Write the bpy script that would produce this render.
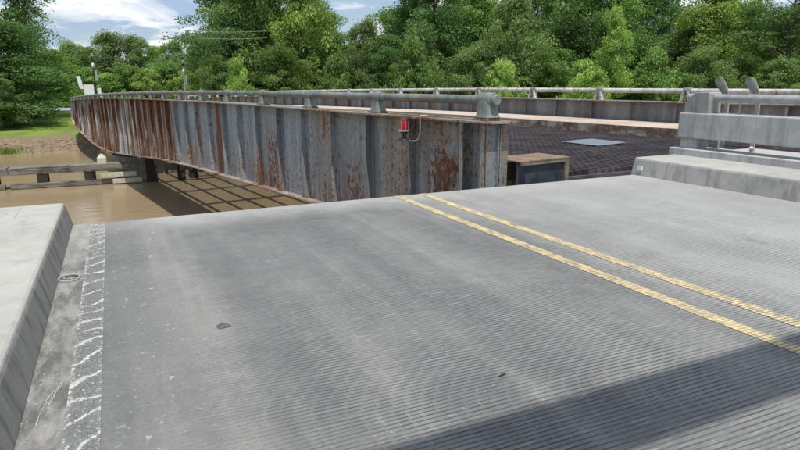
import bpy, bmesh, math, random
import numpy as np
from mathutils import Vector
R = math.radians
random.seed(7)
for o in list(bpy.data.objects): bpy.data.objects.remove(o)
scene = bpy.context.scene
COL = scene.collection

# ------------------------------------------------------------------ camera
EYE = 1.6
YAW, PITCH, ROLL, FPX = 25.2, -13.2, -0.3, 600.0     # photo is 800 px wide
cam_d = bpy.data.cameras.new('camera'); cam = bpy.data.objects.new('camera', cam_d); COL.objects.link(cam)
cam_d.sensor_width = 36; cam_d.lens = 36 * FPX / 800; cam_d.clip_end = 3000; cam_d.clip_start = 0.05
_y, _p, _r = R(YAW), R(PITCH), R(ROLL)
FWD = Vector((math.sin(_y)*math.cos(_p), math.cos(_y)*math.cos(_p), math.sin(_p)))
_rt = Vector((math.cos(_y), -math.sin(_y), 0)); _up = _rt.cross(FWD)
RIGHT = _rt*math.cos(_r) + _up*math.sin(_r); UP = -_rt*math.sin(_r) + _up*math.cos(_r)
from mathutils import Matrix
M4 = Matrix((RIGHT, UP, -FWD)).transposed().to_4x4(); M4.translation = (0, 0, EYE)
cam.matrix_world = M4
scene.camera = cam

# ------------------------------------------------------------------ sun and sky
SUN_EL, SUN_BACK = 69.0, 9.0       # sun stands behind the viewer, a little to the left
sdir = Vector((-math.sin(R(SUN_BACK))*math.cos(R(SUN_EL)), -math.cos(R(SUN_BACK))*math.cos(R(SUN_EL)), math.sin(R(SUN_EL))))
sl = bpy.data.lights.new('sun', 'SUN'); sl.energy = 4.5; sl.angle = R(0.53); sl.color = (1.0, 0.955, 0.88)
so = bpy.data.objects.new('sun', sl); COL.objects.link(so)
so.rotation_euler = (-sdir).to_track_quat('-Z', 'Y').to_euler(); so.location = (0, -20, 40)

world = bpy.data.worlds.new('World'); scene.world = world; world.use_nodes = True
wn = world.node_tree.nodes; wl = world.node_tree.links
for n in list(wn): wn.remove(n)
wo = wn.new('ShaderNodeOutputWorld'); bg = wn.new('ShaderNodeBackground'); bg.inputs[1].default_value = 0.135
sky = wn.new('ShaderNodeTexSky'); sky.sky_type = 'NISHITA'; sky.sun_disc = False
sky.sun_elevation = R(SUN_EL); sky.sun_rotation = math.atan2(sdir.x, sdir.y); sky.air_density = 1.0; sky.dust_density = 1.2; sky.ozone_density = 1.0
tc = wn.new('ShaderNodeTexCoord'); sep = wn.new('ShaderNodeSeparateXYZ'); wl.new(tc.outputs['Generated'], sep.inputs[0])
ad = wn.new('ShaderNodeMath'); ad.operation = 'ADD'; ad.inputs[1].default_value = 0.22; wl.new(sep.outputs[2], ad.inputs[0])
mx = wn.new('ShaderNodeMath'); mx.operation = 'MAXIMUM'; mx.inputs[1].default_value = 0.06; wl.new(ad.outputs[0], mx.inputs[0])
dv = wn.new('ShaderNodeVectorMath'); dv.operation = 'DIVIDE'; wl.new(tc.outputs['Generated'], dv.inputs[0])
cb = wn.new('ShaderNodeCombineXYZ')
for i in range(3): wl.new(mx.outputs[0], cb.inputs[i])
wl.new(cb.outputs[0], dv.inputs[1])
def wnoise(scale, detail, off, dist=0.0):
    a = wn.new('ShaderNodeVectorMath'); a.operation = 'ADD'; a.inputs[1].default_value = off; wl.new(dv.outputs[0], a.inputs[0])
    n = wn.new('ShaderNodeTexNoise'); n.inputs['Scale'].default_value = scale; n.inputs['Detail'].default_value = detail
    n.inputs['Roughness'].default_value = 0.58; n.inputs['Distortion'].default_value = dist; wl.new(a.outputs[0], n.inputs['Vector']); return n
def wramp(src, stops):
    r = wn.new('ShaderNodeValToRGB'); e = r.color_ramp.elements
    while len(e) < len(stops): e.new(0.5)
    for i, (p, c) in enumerate(stops): e[i].position = p; e[i].color = (*c, 1) if len(c) == 3 else c
    wl.new(src, r.inputs[0]); return r
def wmix(fac, a, b):
    m = wn.new('ShaderNodeMix'); m.data_type = 'RGBA'; wl.new(fac, m.inputs[0])
    for s, i in ((a, 6), (b, 7)):
        if isinstance(s, tuple): m.inputs[i].default_value = (*s, 1)
        else: wl.new(s, m.inputs[i])
    return m.outputs[2]
veil = wramp(wnoise(1.6, 7, (3.1, 1.7, 0.4), 0.3).outputs[0], [(0.34, (0, 0, 0)), (0.60, (1, 1, 1))])
puff = wramp(wnoise(2.7, 9, (7.3, 2.2, 5.0), 0.5).outputs[0], [(0.48, (0, 0, 0)), (0.62, (1, 1, 1))])
c1 = wmix(veil.outputs[0], sky.outputs[0], (3.3, 4.3, 5.8))
c2 = wmix(puff.outputs[0], c1, (8.2, 8.3, 8.5))
wl.new(c2, bg.inputs[0]); wl.new(bg.outputs[0], wo.inputs[0])

scene.view_settings.view_transform = 'Standard'; scene.view_settings.look = 'None'
scene.view_settings.exposure = -0.05; scene.view_settings.gamma = 1.0
scene.render.engine = 'CYCLES'

# ------------------------------------------------------------------ helpers: pixels, meshes, tags
def pray(px, py): return FWD + RIGHT*((px-400)/FPX) + UP*((225-py)/FPX)
def on_level(px, py, z):
    d = pray(px, py); t = (z-EYE)/d.z; return Vector((0, 0, EYE)) + d*t
def at_depth(px, depth):                # where a plumb line at this photo column stands, at a depth in metres
    d = pray(px, 88); return d.x*depth, d.y*depth

def tag(o, label=None, cat=None, group=None, kind=None):
    if label: o['label'] = label
    if cat: o['category'] = cat
    if group: o['group'] = group
    if kind: o['kind'] = kind
    return o
def empty(name, loc=(0, 0, 0), rz=0.0):
    o = bpy.data.objects.new(name, None); COL.objects.link(o); o.location = loc; o.rotation_euler[2] = rz; o.empty_display_size = 0.2; return o
class MB:
    def __init__(s): s.v = []; s.f = []
    def add(s, vs, fs):
        b = len(s.v); s.v += [tuple(v) for v in vs]; s.f += [tuple(i+b for i in f) for f in fs]; return s
    def box(s, x0, x1, y0, y1, z0, z1):
        return s.add([(x0,y0,z0),(x1,y0,z0),(x1,y1,z0),(x0,y1,z0),(x0,y0,z1),(x1,y0,z1),(x1,y1,z1),(x0,y1,z1)],
                     [(0,3,2,1),(4,5,6,7),(0,1,5,4),(1,2,6,5),(2,3,7,6),(3,0,4,7)])
    def prism(s, poly, axis, a, b):     # convex or simple polygon extruded along an axis
        n = len(poly)
        def P(u, v, t): return {'x': (t, u, v), 'y': (u, t, v), 'z': (u, v, t)}[axis]
        s.add([P(u, v, a) for u, v in poly] + [P(u, v, b) for u, v in poly],
              [tuple(range(n))[::-1], tuple(range(n, 2*n))] + [(i, (i+1) % n, n+(i+1) % n, n+i) for i in range(n)]); return s
    def tube(s, pts, rad, n=10, cap=True):
        pts = [Vector(p) for p in pts]; rs = rad if isinstance(rad, (list, tuple)) else [rad]*len(pts)
        b = len(s.v); u = None
        for i, p in enumerate(pts):
            t = (pts[min(i+1, len(pts)-1)] - pts[max(i-1, 0)]).normalized()
            if u is None: u = t.orthogonal().normalized()
            else: u = (u - t*u.dot(t)).normalized()
            w = t.cross(u)
            for k in range(n):
                a = 2*math.pi*k/n; s.v.append(tuple(p + (u*math.cos(a) + w*math.sin(a))*rs[i]))
        for i in range(len(pts)-1):
            for k in range(n):
                k2 = (k+1) % n; s.f.append((b+i*n+k, b+i*n+k2, b+(i+1)*n+k2, b+(i+1)*n+k))
        if cap:
            s.f.append(tuple(b+k for k in range(n))[::-1]); s.f.append(tuple(b+(len(pts)-1)*n+k for k in range(n)))
        return s
    def lathe(s, prof, n=16, c=(0, 0)):
        b = len(s.v)
        for r, z in prof:
            for k in range(n):
                a = 2*math.pi*k/n; s.v.append((c[0]+r*math.cos(a), c[1]+r*math.sin(a), z))
        for i in range(len(prof)-1):
            for k in range(n):
                k2 = (k+1) % n; s.f.append((b+i*n+k, b+i*n+k2, b+(i+1)*n+k2, b+(i+1)*n+k))
        s.f.append(tuple(b+k for k in range(n))[::-1]); s.f.append(tuple(b+(len(prof)-1)*n+k for k in range(n))); return s
    def loft(s, secs):                  # list of equal-length rings
        n = len(secs[0]); b = len(s.v)
        for ring in secs: s.v += [tuple(p) for p in ring]
        for i in range(len(secs)-1):
            for k in range(n):
                k2 = (k+1) % n; s.f.append((b+i*n+k, b+i*n+k2, b+(i+1)*n+k2, b+(i+1)*n+k))
        s.f.append(tuple(b+k for k in range(n))[::-1]); s.f.append(tuple(b+(len(secs)-1)*n+k for k in range(n))); return s
    def mesh(s, name, mat=None, bevel=0.0, smooth=False, seg=1):
        me = bpy.data.meshes.new(name); me.from_pydata(s.v, [], s.f); me.validate()
        bm = bmesh.new(); bm.from_mesh(me); bmesh.ops.recalc_face_normals(bm, faces=bm.faces)
        if bevel: bmesh.ops.bevel(bm, geom=list(bm.edges), offset=bevel, segments=seg, affect='EDGES', profile=0.6, clamp_overlap=True)
        bm.to_mesh(me); bm.free()
        if smooth:
            me.polygons.foreach_set('use_smooth', [True]*len(me.polygons))
            try: me.set_sharp_from_angle(angle=R(38))
            except Exception: pass
        if mat: me.materials.append(mat)
        return me
    def build(s, name, mat=None, parent=None, bevel=0.0, smooth=False, loc=(0, 0, 0), rz=0.0, seg=1):
        return put(name, s.mesh(name, mat, bevel, smooth, seg), parent, loc, rz)
def put(name, me, parent=None, loc=(0, 0, 0), rz=0.0):
    o = bpy.data.objects.new(name, me); COL.objects.link(o); o.location = loc; o.rotation_euler[2] = rz
    if parent: o.parent = parent
    return o
def oct_ring(cx, cy, z, hx, hy, ch=0.3):
    a, b = hx*(1-ch), hy*(1-ch)
    return [(cx+x, cy+y, z) for x, y in ((hx,-b),(hx,b),(a,hy),(-a,hy),(-hx,b),(-hx,-b),(-a,-hy),(a,-hy))]

# ------------------------------------------------------------------ material helpers
class Mat:
    def __init__(s, name, rough=0.85, spec=0.3, metal=0.0):
        s.m = bpy.data.materials.new(name); s.m.use_nodes = True; s.t = s.m.node_tree; s.n = s.t.nodes; s.l = s.t.links
        s.b = s.n['Principled BSDF']; s.b.inputs['Roughness'].default_value = rough; s.b.inputs['Metallic'].default_value = metal
        s.b.inputs['Specular IOR Level'].default_value = spec
        s.bumps = None
    def coord(s, kind='Object'):
        if kind == 'World': return s.n.new('ShaderNodeNewGeometry').outputs['Position']
        return s.n.new('ShaderNodeTexCoord').outputs[kind]
    def mapv(s, v, scale=(1, 1, 1), loc=(0, 0, 0), rot=(0, 0, 0)):
        m = s.n.new('ShaderNodeMapping'); m.inputs['Scale'].default_value = scale; m.inputs['Location'].default_value = loc; m.inputs['Rotation'].default_value = rot
        s.l.new(v, m.inputs[0]); return m.outputs[0]
    def noise(s, v, scale=1.0, detail=4, rough=0.55, dist=0.0):
        n = s.n.new('ShaderNodeTexNoise'); n.inputs['Scale'].default_value = scale; n.inputs['Detail'].default_value = detail
        n.inputs['Roughness'].default_value = rough; n.inputs['Distortion'].default_value = dist; s.l.new(v, n.inputs['Vector']); return n.outputs[0]
    def vor(s, v, scale=1.0, feat='F1'):
        n = s.n.new('ShaderNodeTexVoronoi'); n.feature = feat; n.inputs['Scale'].default_value = scale; s.l.new(v, n.inputs['Vector']); return n.outputs['Distance']
    def sep(s, v):
        n = s.n.new('ShaderNodeSeparateXYZ'); s.l.new(v, n.inputs[0]); return n.outputs
    def math(s, op, a, b=None, c=None, clamp=False):
        n = s.n.new('ShaderNodeMath'); n.operation = op; n.use_clamp = clamp
        for i, x in enumerate((a, b, c)):
            if x is None: continue
            if isinstance(x, (int, float)): n.inputs[i].default_value = x
            else: s.l.new(x, n.inputs[i])
        return n.outputs[0]
    def ss(s, v, a, b, lo=0.0, hi=1.0):        # smooth step from a to b
        n = s.n.new('ShaderNodeMapRange'); n.interpolation_type = 'SMOOTHSTEP'
        for i, x in enumerate((a, b, lo, hi)): n.inputs[1+i].default_value = x
        s.l.new(v, n.inputs[0]); return n.outputs[0]
    def mix(s, fac, a, b, mode='MIX'):
        m = s.n.new('ShaderNodeMix'); m.data_type = 'RGBA'; m.blend_type = mode
        for x, i in ((fac, 0), (a, 6), (b, 7)):
            if isinstance(x, (int, float)): m.inputs[i].default_value = x
            elif isinstance(x, tuple): m.inputs[i].default_value = (*x, 1)
            else: s.l.new(x, m.inputs[i])
        return m.outputs[2]
    def color(s, c):
        if isinstance(c, tuple): s.b.inputs['Base Color'].default_value = (*c, 1)
        else: s.l.new(c, s.b.inputs['Base Color'])
        return s
    def rough(s, r):
        s.l.new(r, s.b.inputs['Roughness']); return s
    def bump(s, h, strength=0.5, dist=0.01):
        n = s.n.new('ShaderNodeBump'); n.inputs['Strength'].default_value = strength; n.inputs['Distance'].default_value = dist
        s.l.new(h, n.inputs['Height'])
        if s.bumps: s.l.new(s.bumps, n.inputs['Normal'])
        s.bumps = n.outputs[0]; s.l.new(s.bumps, s.b.inputs['Normal']); return s

GROOVE = 0.033
def groove_mask(M, pos):
    """saw-cut grooves across the road; worn away in places. returns 1 inside a groove"""
    x, y, z = M.sep(pos)
    wob = M.noise(M.mapv(pos, (0.5, 2.0, 1)), 1.0, 2)
    yy = M.math('ADD', M.math('ADD', y, M.math('MULTIPLY', wob, 0.07)), M.math('MULTIPLY', M.noise(M.mapv(pos, (3.5, 9, 1)), 1.0, 3), 0.012))
    yy = M.math('ADD', yy, M.math('MULTIPLY', x, 0.012))
    fr = M.math('FRACT', M.math('MULTIPLY', yy, 1.0/GROOVE))
    d = M.math('ABSOLUTE', M.math('SUBTRACT', fr, 0.5))
    g = M.ss(d, 0.20, 0.06)
    wear = M.ss(M.noise(M.mapv(pos, (0.9, 0.35, 1), (3, 1, 0)), 1.3, 5, 0.65), 0.30, 0.62, 0.25, 1.0)
    fine = M.ss(M.noise(M.mapv(pos, (3, 40, 1)), 1.0, 4, 0.7), 0.25, 0.60, 0.35, 1.0)
    side = M.ss(M.math('ADD', x, M.noise(pos, 2.0, 3)), 0.4, 1.7, 0.08, 1.0)
    return M.math('MULTIPLY', M.math('MULTIPLY', g, M.math('MULTIPLY', wear, fine)), side)
def concrete_base(M, pos, dark, light):
    big = M.noise(pos, 0.7, 6, 0.6)
    mid = M.noise(pos, 6.0, 6, 0.65)
    spk = M.noise(pos, 130.0, 3, 0.7)
    c = M.mix(M.ss(big, 0.3, 0.7), dark, light)
    c = M.mix(M.math('MULTIPLY', M.ss(mid, 0.35, 0.75), 0.35), c, tuple(v*1.25 for v in light))
    c = M.mix(M.math('MULTIPLY', M.ss(spk, 0.58, 0.72), 0.45), c, tuple(v*0.35 for v in dark))
    c = M.mix(M.math('MULTIPLY', M.ss(spk, 0.40, 0.28), 0.4), c, tuple(min(1, v*1.6) for v in light))
    return c, big, mid, spk

def make_road():
    M = Mat('grooved_concrete', 0.8, 0.35); pos = M.coord('World'); x, y, z = M.sep(pos)
    c, big, mid, spk = concrete_base(M, pos, (0.155, 0.155, 0.150), (0.235, 0.232, 0.220))
    pit = M.noise(pos, 42.0, 5, 0.75); blot = M.noise(M.mapv(pos, (1.0, 0.6, 1), (5, 2, 0)), 3.0, 7, 0.7)
    # the right lane is bleached, the left lane carries the traffic film in wheel-wide streaks
    streak = M.noise(M.mapv(pos, (1.5, 0.06, 1), (0.4, 0, 0)), 1.0, 5, 0.6)
    wheel = M.math('MULTIPLY', M.ss(x, 0.5, 1.6), M.ss(x, 3.7, 3.0))
    c = M.mix(M.math('MULTIPLY', wheel, 0.45), c, (0.105, 0.106, 0.108))
    c = M.mix(M.math('MULTIPLY', M.math('MULTIPLY', M.ss(x, 2.2, 2.7), M.ss(x, 3.4, 2.9)), 0.25), c, (0.28, 0.28, 0.265))
    c = M.mix(M.math('MULTIPLY', M.ss(streak, 0.44, 0.64), 0.55), c, (0.098, 0.100, 0.102))
    c = M.mix(M.math('MULTIPLY', M.ss(streak, 0.47, 0.32), 0.4), c, (0.36, 0.355, 0.335))
    c = M.mix(M.math('MULTIPLY', M.ss(blot, 0.46, 0.68), 0.22), c, (0.095, 0.096, 0.097))
    c = M.mix(M.math('MULTIPLY', M.ss(blot, 0.44, 0.28), 0.2), c, (0.37, 0.37, 0.355))
    c = M.mix(M.math('MULTIPLY', M.ss(M.math('ADD', x, M.math('MULTIPLY', big, 2.0)), 3.8, 7.4), 0.62), c, (0.41, 0.412, 0.40))
    # bleached end of the slab along the joint
    c = M.mix(M.math('MULTIPLY', M.ss(M.math('ADD', y, M.math('MULTIPLY', blot, 1.0)), 7.4, 8.4), 0.75), c, (0.41, 0.41, 0.39))
    # exposed aggregate: the texture of the worn left side
    left = M.ss(M.math('ADD', x, M.math('MULTIPLY', mid, 1.2)), 2.6, 0.6, 0.75, 1.0)
    c = M.mix(M.math('MULTIPLY', M.ss(M.math('ADD', x, M.math('MULTIPLY', blot, 0.5)), 0.75, 0.15), 0.6), c, (0.105, 0.106, 0.105))
    ridge_ = M.ss(M.noise(M.mapv(pos, (4.0, 60, 1), (3, 3, 0)), 1.0, 4, 0.7), 0.50, 0.70)
    c = M.mix(M.math('MULTIPLY', ridge_, M.ss(x, 0.4, 1.8, 0.12, 0.45)), c, (0.38, 0.38, 0.365))
    c = M.mix(M.math('MULTIPLY', M.math('MULTIPLY', M.ss(pit, 0.54, 0.70), left), 0.6), c, (0.055, 0.056, 0.056))
    c = M.mix(M.math('MULTIPLY', M.math('MULTIPLY', M.ss(pit, 0.42, 0.30), left), 0.55), c, (0.44, 0.44, 0.42))
    # smoother gutter strip
    gut = M.ss(x, -0.28, -0.36)
    gn = M.noise(M.mapv(pos, (6, 2.0, 1)), 1.2, 7, 0.72)
    gc = M.mix(M.ss(gn, 0.36, 0.66), (0.105, 0.105, 0.100), (0.29, 0.285, 0.265))
    gc = M.mix(M.math('MULTIPLY', M.ss(pit, 0.56, 0.70), 0.5), gc, (0.05, 0.05, 0.05))
    gc = M.mix(M.ss(y, 5.4, 7.6, 0.0, 0.55), gc, (0.36, 0.355, 0.33))
    c = M.mix(gut, c, gc)
    # oil and damp stains, pale scuffs
    st = M.ss(M.noise(M.mapv(pos, (1.2, 0.8, 1), (9, 4, 0)), 1.1, 7, 0.7), 0.58, 0.74)
    c = M.mix(M.math('MULTIPLY', st, 0.45), c, (0.085, 0.085, 0.087))
    wl_ = M.ss(M.math('ABSOLUTE', M.math('SUBTRACT', x, 0.05)), 0.45, 0.1, 0.0, 0.045)
    wp = M.ss(M.math('ADD', M.noise(M.mapv(pos, (7, 4.5, 1), (2, 7, 0)), 2.2, 6, 0.75), wl_), 0.635, 0.69)
    c = M.mix(M.math('MULTIPLY', wp, 0.5), c, (0.50, 0.50, 0.47))
    g = groove_mask(M, pos)
    c = M.mix(M.math('MULTIPLY', g, 0.9), c, (0.034, 0.035, 0.037))
    M.color(c)
    M.bump(M.math('SUBTRACT', 1.0, g), 0.6, 0.005); M.bump(pit, 0.5, 0.005)
    return M.m
ROAD = make_road()
def make_paint(name, col, lo, hi, stripes=False):
    M = Mat(name, 0.75, 0.3); pos = M.coord('World'); x, y, z = M.sep(pos)
    c, big, mid, spk = concrete_base(M, pos, (0.16, 0.162, 0.162), (0.24, 0.24, 0.232))
    g = groove_mask(M, pos)
    wear = M.noise(M.mapv(pos, (9, 3, 1)), 2.0, 6, 0.75)
    keep = M.ss(wear, hi, lo)
    if stripes:      # only scraped diagonal ribs of an old line are left, and crumbs on its edges
        pit = M.noise(pos, 46.0, 5, 0.8)
        ph = M.math('FRACT', M.math('ADD', M.math('MULTIPLY', y, 4.3), M.math('ADD', M.math('MULTIPLY', x, -2.4), M.math('ADD', M.math('MULTIPLY', M.noise(pos, 5.0, 3, .6), 0.5), M.math('MULTIPLY', M.noise(pos, 1.4, 2), 2.6)))))
        rib = M.ss(M.math('ABSOLUTE', M.math('SUBTRACT', ph, 0.5)), 0.13, 0.02)
        e = M.math('MAXIMUM', M.ss(x, -0.325, -0.362), M.math('MULTIPLY', M.ss(x, -0.235, -0.207), 0.75))
        part = M.ss(M.noise(M.mapv(pos, (3, 1.6, 1), (1, 5, 0)), 2.0, 5, .75), 0.33, 0.58, 0.25, 1.0)
        zone = M.math('MULTIPLY', M.math('MAXIMUM', rib, M.math('MULTIPLY', e, 0.5)), part)
        zone = M.math('MAXIMUM', zone, M.ss(y, 6.0, 7.8, 0.05, 0.4))
        keep = M.ss(M.math('SUBTRACT', M.math('ADD', pit, M.math('MULTIPLY', zone, 0.19)), 0.5), 0.07, 0.14)
        c = M.mix(M.ss(pit, 0.38, 0.58), (0.20, 0.20, 0.195), (0.080, 0.081, 0.081))
        c = M.mix(M.math('MULTIPLY', M.ss(mid, 0.4, 0.7), 0.4), c, (0.20, 0.20, 0.195))
    else:
        far = M.ss(y, 5.5, 2.5, 0.55, 0.96)
        keep = M.math('MULTIPLY', keep, M.math('SUBTRACT', 1.0, M.math('MULTIPLY', M.math('MULTIPLY', g, 1.7, clamp=True), far)))
        c = M.mix(M.math('MULTIPLY', g, 0.75), c, (0.045, 0.045, 0.046))
    pc = M.mix(M.ss(mid, 0.3, 0.75), col, tuple(v*0.72 for v in col))
    M.color(M.mix(keep, c, pc)); M.bump(M.math('SUBTRACT', 1.0, g), 0.6, 0.006); M.bump(spk, 0.35, 0.004)
    return M.m
YELLOW = make_paint('worn_yellow_paint', (0.66, 0.53, 0.27), 0.43, 0.66)
WHITEP = make_paint('scraped_white_paint', (0.52, 0.52, 0.49), 0.44, 0.64, True)

def make_conc(name, dark, light, grime=0.5, streaks=0.5, face_shade=0.0):
    M = Mat(name, 0.9, 0.25); pos = M.coord('World'); nrm = M.sep(M.n.new('ShaderNodeNewGeometry').outputs['Normal'])
    c, big, mid, spk = concrete_base(M, pos, dark, light)
    # drip stains and, where asked, an even painted shade on upright faces, dirt patches and hairline cracks everywhere
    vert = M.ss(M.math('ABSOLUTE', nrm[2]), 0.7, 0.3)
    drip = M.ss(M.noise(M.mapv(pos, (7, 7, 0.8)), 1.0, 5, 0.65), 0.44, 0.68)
    c = M.mix(M.math('MULTIPLY', M.math('MULTIPLY', vert, M.ss(drip, 0, 1, face_shade, 1.0)), streaks), c, tuple(v*0.35 for v in dark))
    pt = M.ss(M.noise(pos, 1.9, 8, 0.72, 0.6), 0.52, 0.70)
    c = M.mix(M.math('MULTIPLY', pt, grime), c, tuple(v*0.55 for v in dark))
    cr = M.ss(M.vor(M.mapv(pos, (1.1, 0.8, 1.1), (0.3, 0.1, 0)), 1.0, 'DISTANCE_TO_EDGE'), 0.006, 0.001)
    c = M.mix(M.math('MULTIPLY', cr, M.ss(big, 0.45, 0.6, 0.0, 0.6)), c, (0.06, 0.06, 0.06))
    M.color(c); M.bump(mid, 0.35, 0.01); M.bump(spk, 0.35, 0.004)
    return M.m
KERB = make_conc('kerb_concrete', (0.30, 0.30, 0.285), (0.40, 0.40, 0.375), 0.35, 0.5, 0.3)
KERB_SHADED = make_conc('grimy_shaded_kerb_concrete', (0.31, 0.305, 0.28), (0.40, 0.395, 0.365), 0.35, 0.9, 0.6)  # grimy kerb copy with the shade of its upright face put into the colour
PARA = make_conc('parapet_concrete', (0.36, 0.365, 0.355), (0.49, 0.49, 0.475), 0.3, 0.3)
OLDC = make_conc('old_concrete', (0.16, 0.155, 0.14), (0.28, 0.27, 0.24), 0.6, 0.7)
CASTC = make_conc('rough_cast', (0.25, 0.25, 0.24), (0.38, 0.38, 0.36), 0.5, 0.5)

def make_bridge_paint(name, base, lite, rust_lo, rust_hi, far_rust=0.0, low_rust=0.0):
    """old grey-blue lead paint: vertical bleached streaks, rust runs, peeling scabs. local y runs along the bridge"""
    M = Mat(name, 0.62, 0.35); pos = M.coord('Object'); x, y, z = M.sep(pos)
    geo = M.mapv(pos, (2.2, 2.2, 0.22)); geo2 = M.mapv(pos, (5.5, 5.5, 0.45), (4, 9, 1))
    st = M.noise(geo, 1.0, 5, 0.6); st2 = M.noise(geo2, 1.0, 4, 0.6)
    mott = M.noise(pos, 7.0, 6, 0.7); scab = M.noise(M.mapv(pos, (1, 1, 0.6)), 21.0, 4, 0.7)
    c = M.mix(M.ss(st, 0.36, 0.66), base, lite)
    c = M.mix(M.math('MULTIPLY', M.ss(mott, 0.40, 0.70), 0.4), c, tuple(v*0.55 for v in base))
    amount = M.math('ADD', M.math('MULTIPLY', st2, 0.55), M.math('MULTIPLY', mott, 0.45))
    # patches of failed paint differ panel by panel
    patch = M.noise(M.mapv(pos, (0.25, 0.55, 0.25), (1, 3, 2)), 1.0, 3, 0.5)
    amount = M.math('ADD', amount, M.math('MULTIPLY', M.math('SUBTRACT', patch, 0.5), 0.55))
    if far_rust:
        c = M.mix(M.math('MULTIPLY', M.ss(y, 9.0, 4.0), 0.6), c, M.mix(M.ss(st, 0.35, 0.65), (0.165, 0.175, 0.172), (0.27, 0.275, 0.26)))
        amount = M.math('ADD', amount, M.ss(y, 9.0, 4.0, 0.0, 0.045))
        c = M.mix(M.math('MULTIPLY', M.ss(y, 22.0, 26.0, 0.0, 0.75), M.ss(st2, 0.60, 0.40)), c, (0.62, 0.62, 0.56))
        fr = M.ss(M.math('ADD', y, M.math('MULTIPLY', st, 5)), 22.0, 27.0); amount = M.math('ADD', amount, M.math('MULTIPLY', fr, far_rust))
    if low_rust:
        lr = M.ss(z, 0.0, -1.5); amount = M.math('ADD', amount, M.math('MULTIPLY', lr, low_rust))
    rust = M.ss(amount, rust_lo, rust_hi)
    scabs = M.math('MULTIPLY', M.ss(scab, 0.55, 0.60), M.ss(amount, rust_lo-0.17, rust_lo-0.02))
    rust = M.math('MAXIMUM', rust, scabs)
    if far_rust:
        run = M.noise(M.mapv(pos, (0.4, 2.9, 0.07), (0, 2, 0)), 1.0, 5, 0.6); fine = M.noise(M.mapv(pos, (1, 6, 0.5)), 1.0, 5, 0.7)
        rr = M.ss(M.math('ADD', run, M.math('MULTIPLY', M.math('SUBTRACT', fine, 0.5), 0.36)), 0.425, 0.52)
        zone = M.math('MULTIPLY', M.ss(M.math('ADD', y, M.math('MULTIPLY', run, 3)), 22.5, 23.5), M.ss(y, 62.4, 61.0, 0.35, 1.0))
        rust = M.math('MAXIMUM', M.math('MULTIPLY', rust, M.math('SUBTRACT', 1.0, M.math('MULTIPLY', zone, 0.6))), M.math('MULTIPLY', rr, zone))
        # one panel by the end post has lost its paint, and a dark run stands further along
        px_ = M.math('ADD', y, M.math('MULTIPLY', fine, 0.9)); bl = M.noise(M.mapv(pos, (1, 1, 0.55)), 10.0, 6, 0.8)
        zz_ = M.math('ADD', z, M.math('MULTIPLY', M.math('SUBTRACT', M.noise(pos, 3.0, 4, 0.7), 0.5), 1.2))
        p1 = M.math('MULTIPLY', M.math('MULTIPLY', M.ss(px_, 1.25, 1.75), M.ss(px_, 2.45, 1.95)), M.ss(zz_, 0.75, 0.2))
        p1 = M.ss(M.math('ADD', bl, M.math('MULTIPLY', p1, 0.16)), 0.57, 0.62)
        p2 = M.math('MULTIPLY', M.math('MULTIPLY', M.ss(px_, 9.5, 9.7), M.ss(px_, 10.8, 10.4)), M.math('MULTIPLY', M.ss(zz_, 0.6, -0.2), M.ss(bl, 0.44, 0.54)))
        p3 = M.math('MULTIPLY', M.math('MULTIPLY', M.ss(px_, 14.9, 15.1), M.ss(px_, 15.8, 15.5)), M.ss(bl, 0.34, 0.44))
        p4 = M.math('MULTIPLY', M.math('MULTIPLY', M.ss(px_, 4.6, 4.8), M.ss(px_, 5.9, 5.4)), M.math('MULTIPLY', M.ss(zz_, 0.3, -0.6), M.ss(bl, 0.46, 0.56)))
        for p_ in (p1, p2, p3, p4): rust = M.math('MAXIMUM', rust, p_)
    rc = M.mix(M.ss(mott, 0.3, 0.7), (0.075, 0.033, 0.019), (0.205, 0.090, 0.045))
    rc = M.mix(M.math('MULTIPLY', M.ss(st2, 0.5, 0.7), 0.4), rc, (0.27, 0.12, 0.05))
    rc = M.mix(M.ss(M.noise(pos, 30, 3, 0.7), 0.5, 0.8), rc, (0.04, 0.022, 0.016))
    # tan bleeding round the rust
    c = M.mix(M.math('MULTIPLY', M.ss(amount, rust_lo-0.13, rust_lo), 0.55), c, (0.30, 0.215, 0.14))
    M.color(M.mix(rust, c, rc)); M.rough(M.ss(rust, 0, 1, 0.55, 0.9)); M.bump(rust, 0.3, 0.004); M.bump(mott, 0.25, 0.006)
    return M.m
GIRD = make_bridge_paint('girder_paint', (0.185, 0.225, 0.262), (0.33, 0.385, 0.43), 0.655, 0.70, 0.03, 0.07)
INNER = make_bridge_paint('inner_girder_paint', (0.15, 0.152, 0.155), (0.28, 0.28, 0.28), 0.64, 0.73)
FLANGE = make_bridge_paint('flange_paint', (0.24, 0.26, 0.27), (0.42, 0.42, 0.41), 0.54, 0.64, 0.05)
RUSTY = make_bridge_paint('rusty_plate', (0.11, 0.088, 0.068), (0.19, 0.15, 0.11), 0.56, 0.74)
RAILP = make_bridge_paint('rail_paint', (0.115, 0.135, 0.128), (0.215, 0.24, 0.228), 0.69, 0.77)
RAILW = make_bridge_paint('pale_rail_paint', (0.40, 0.40, 0.38), (0.60, 0.60, 0.57), 0.62, 0.70)
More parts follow.
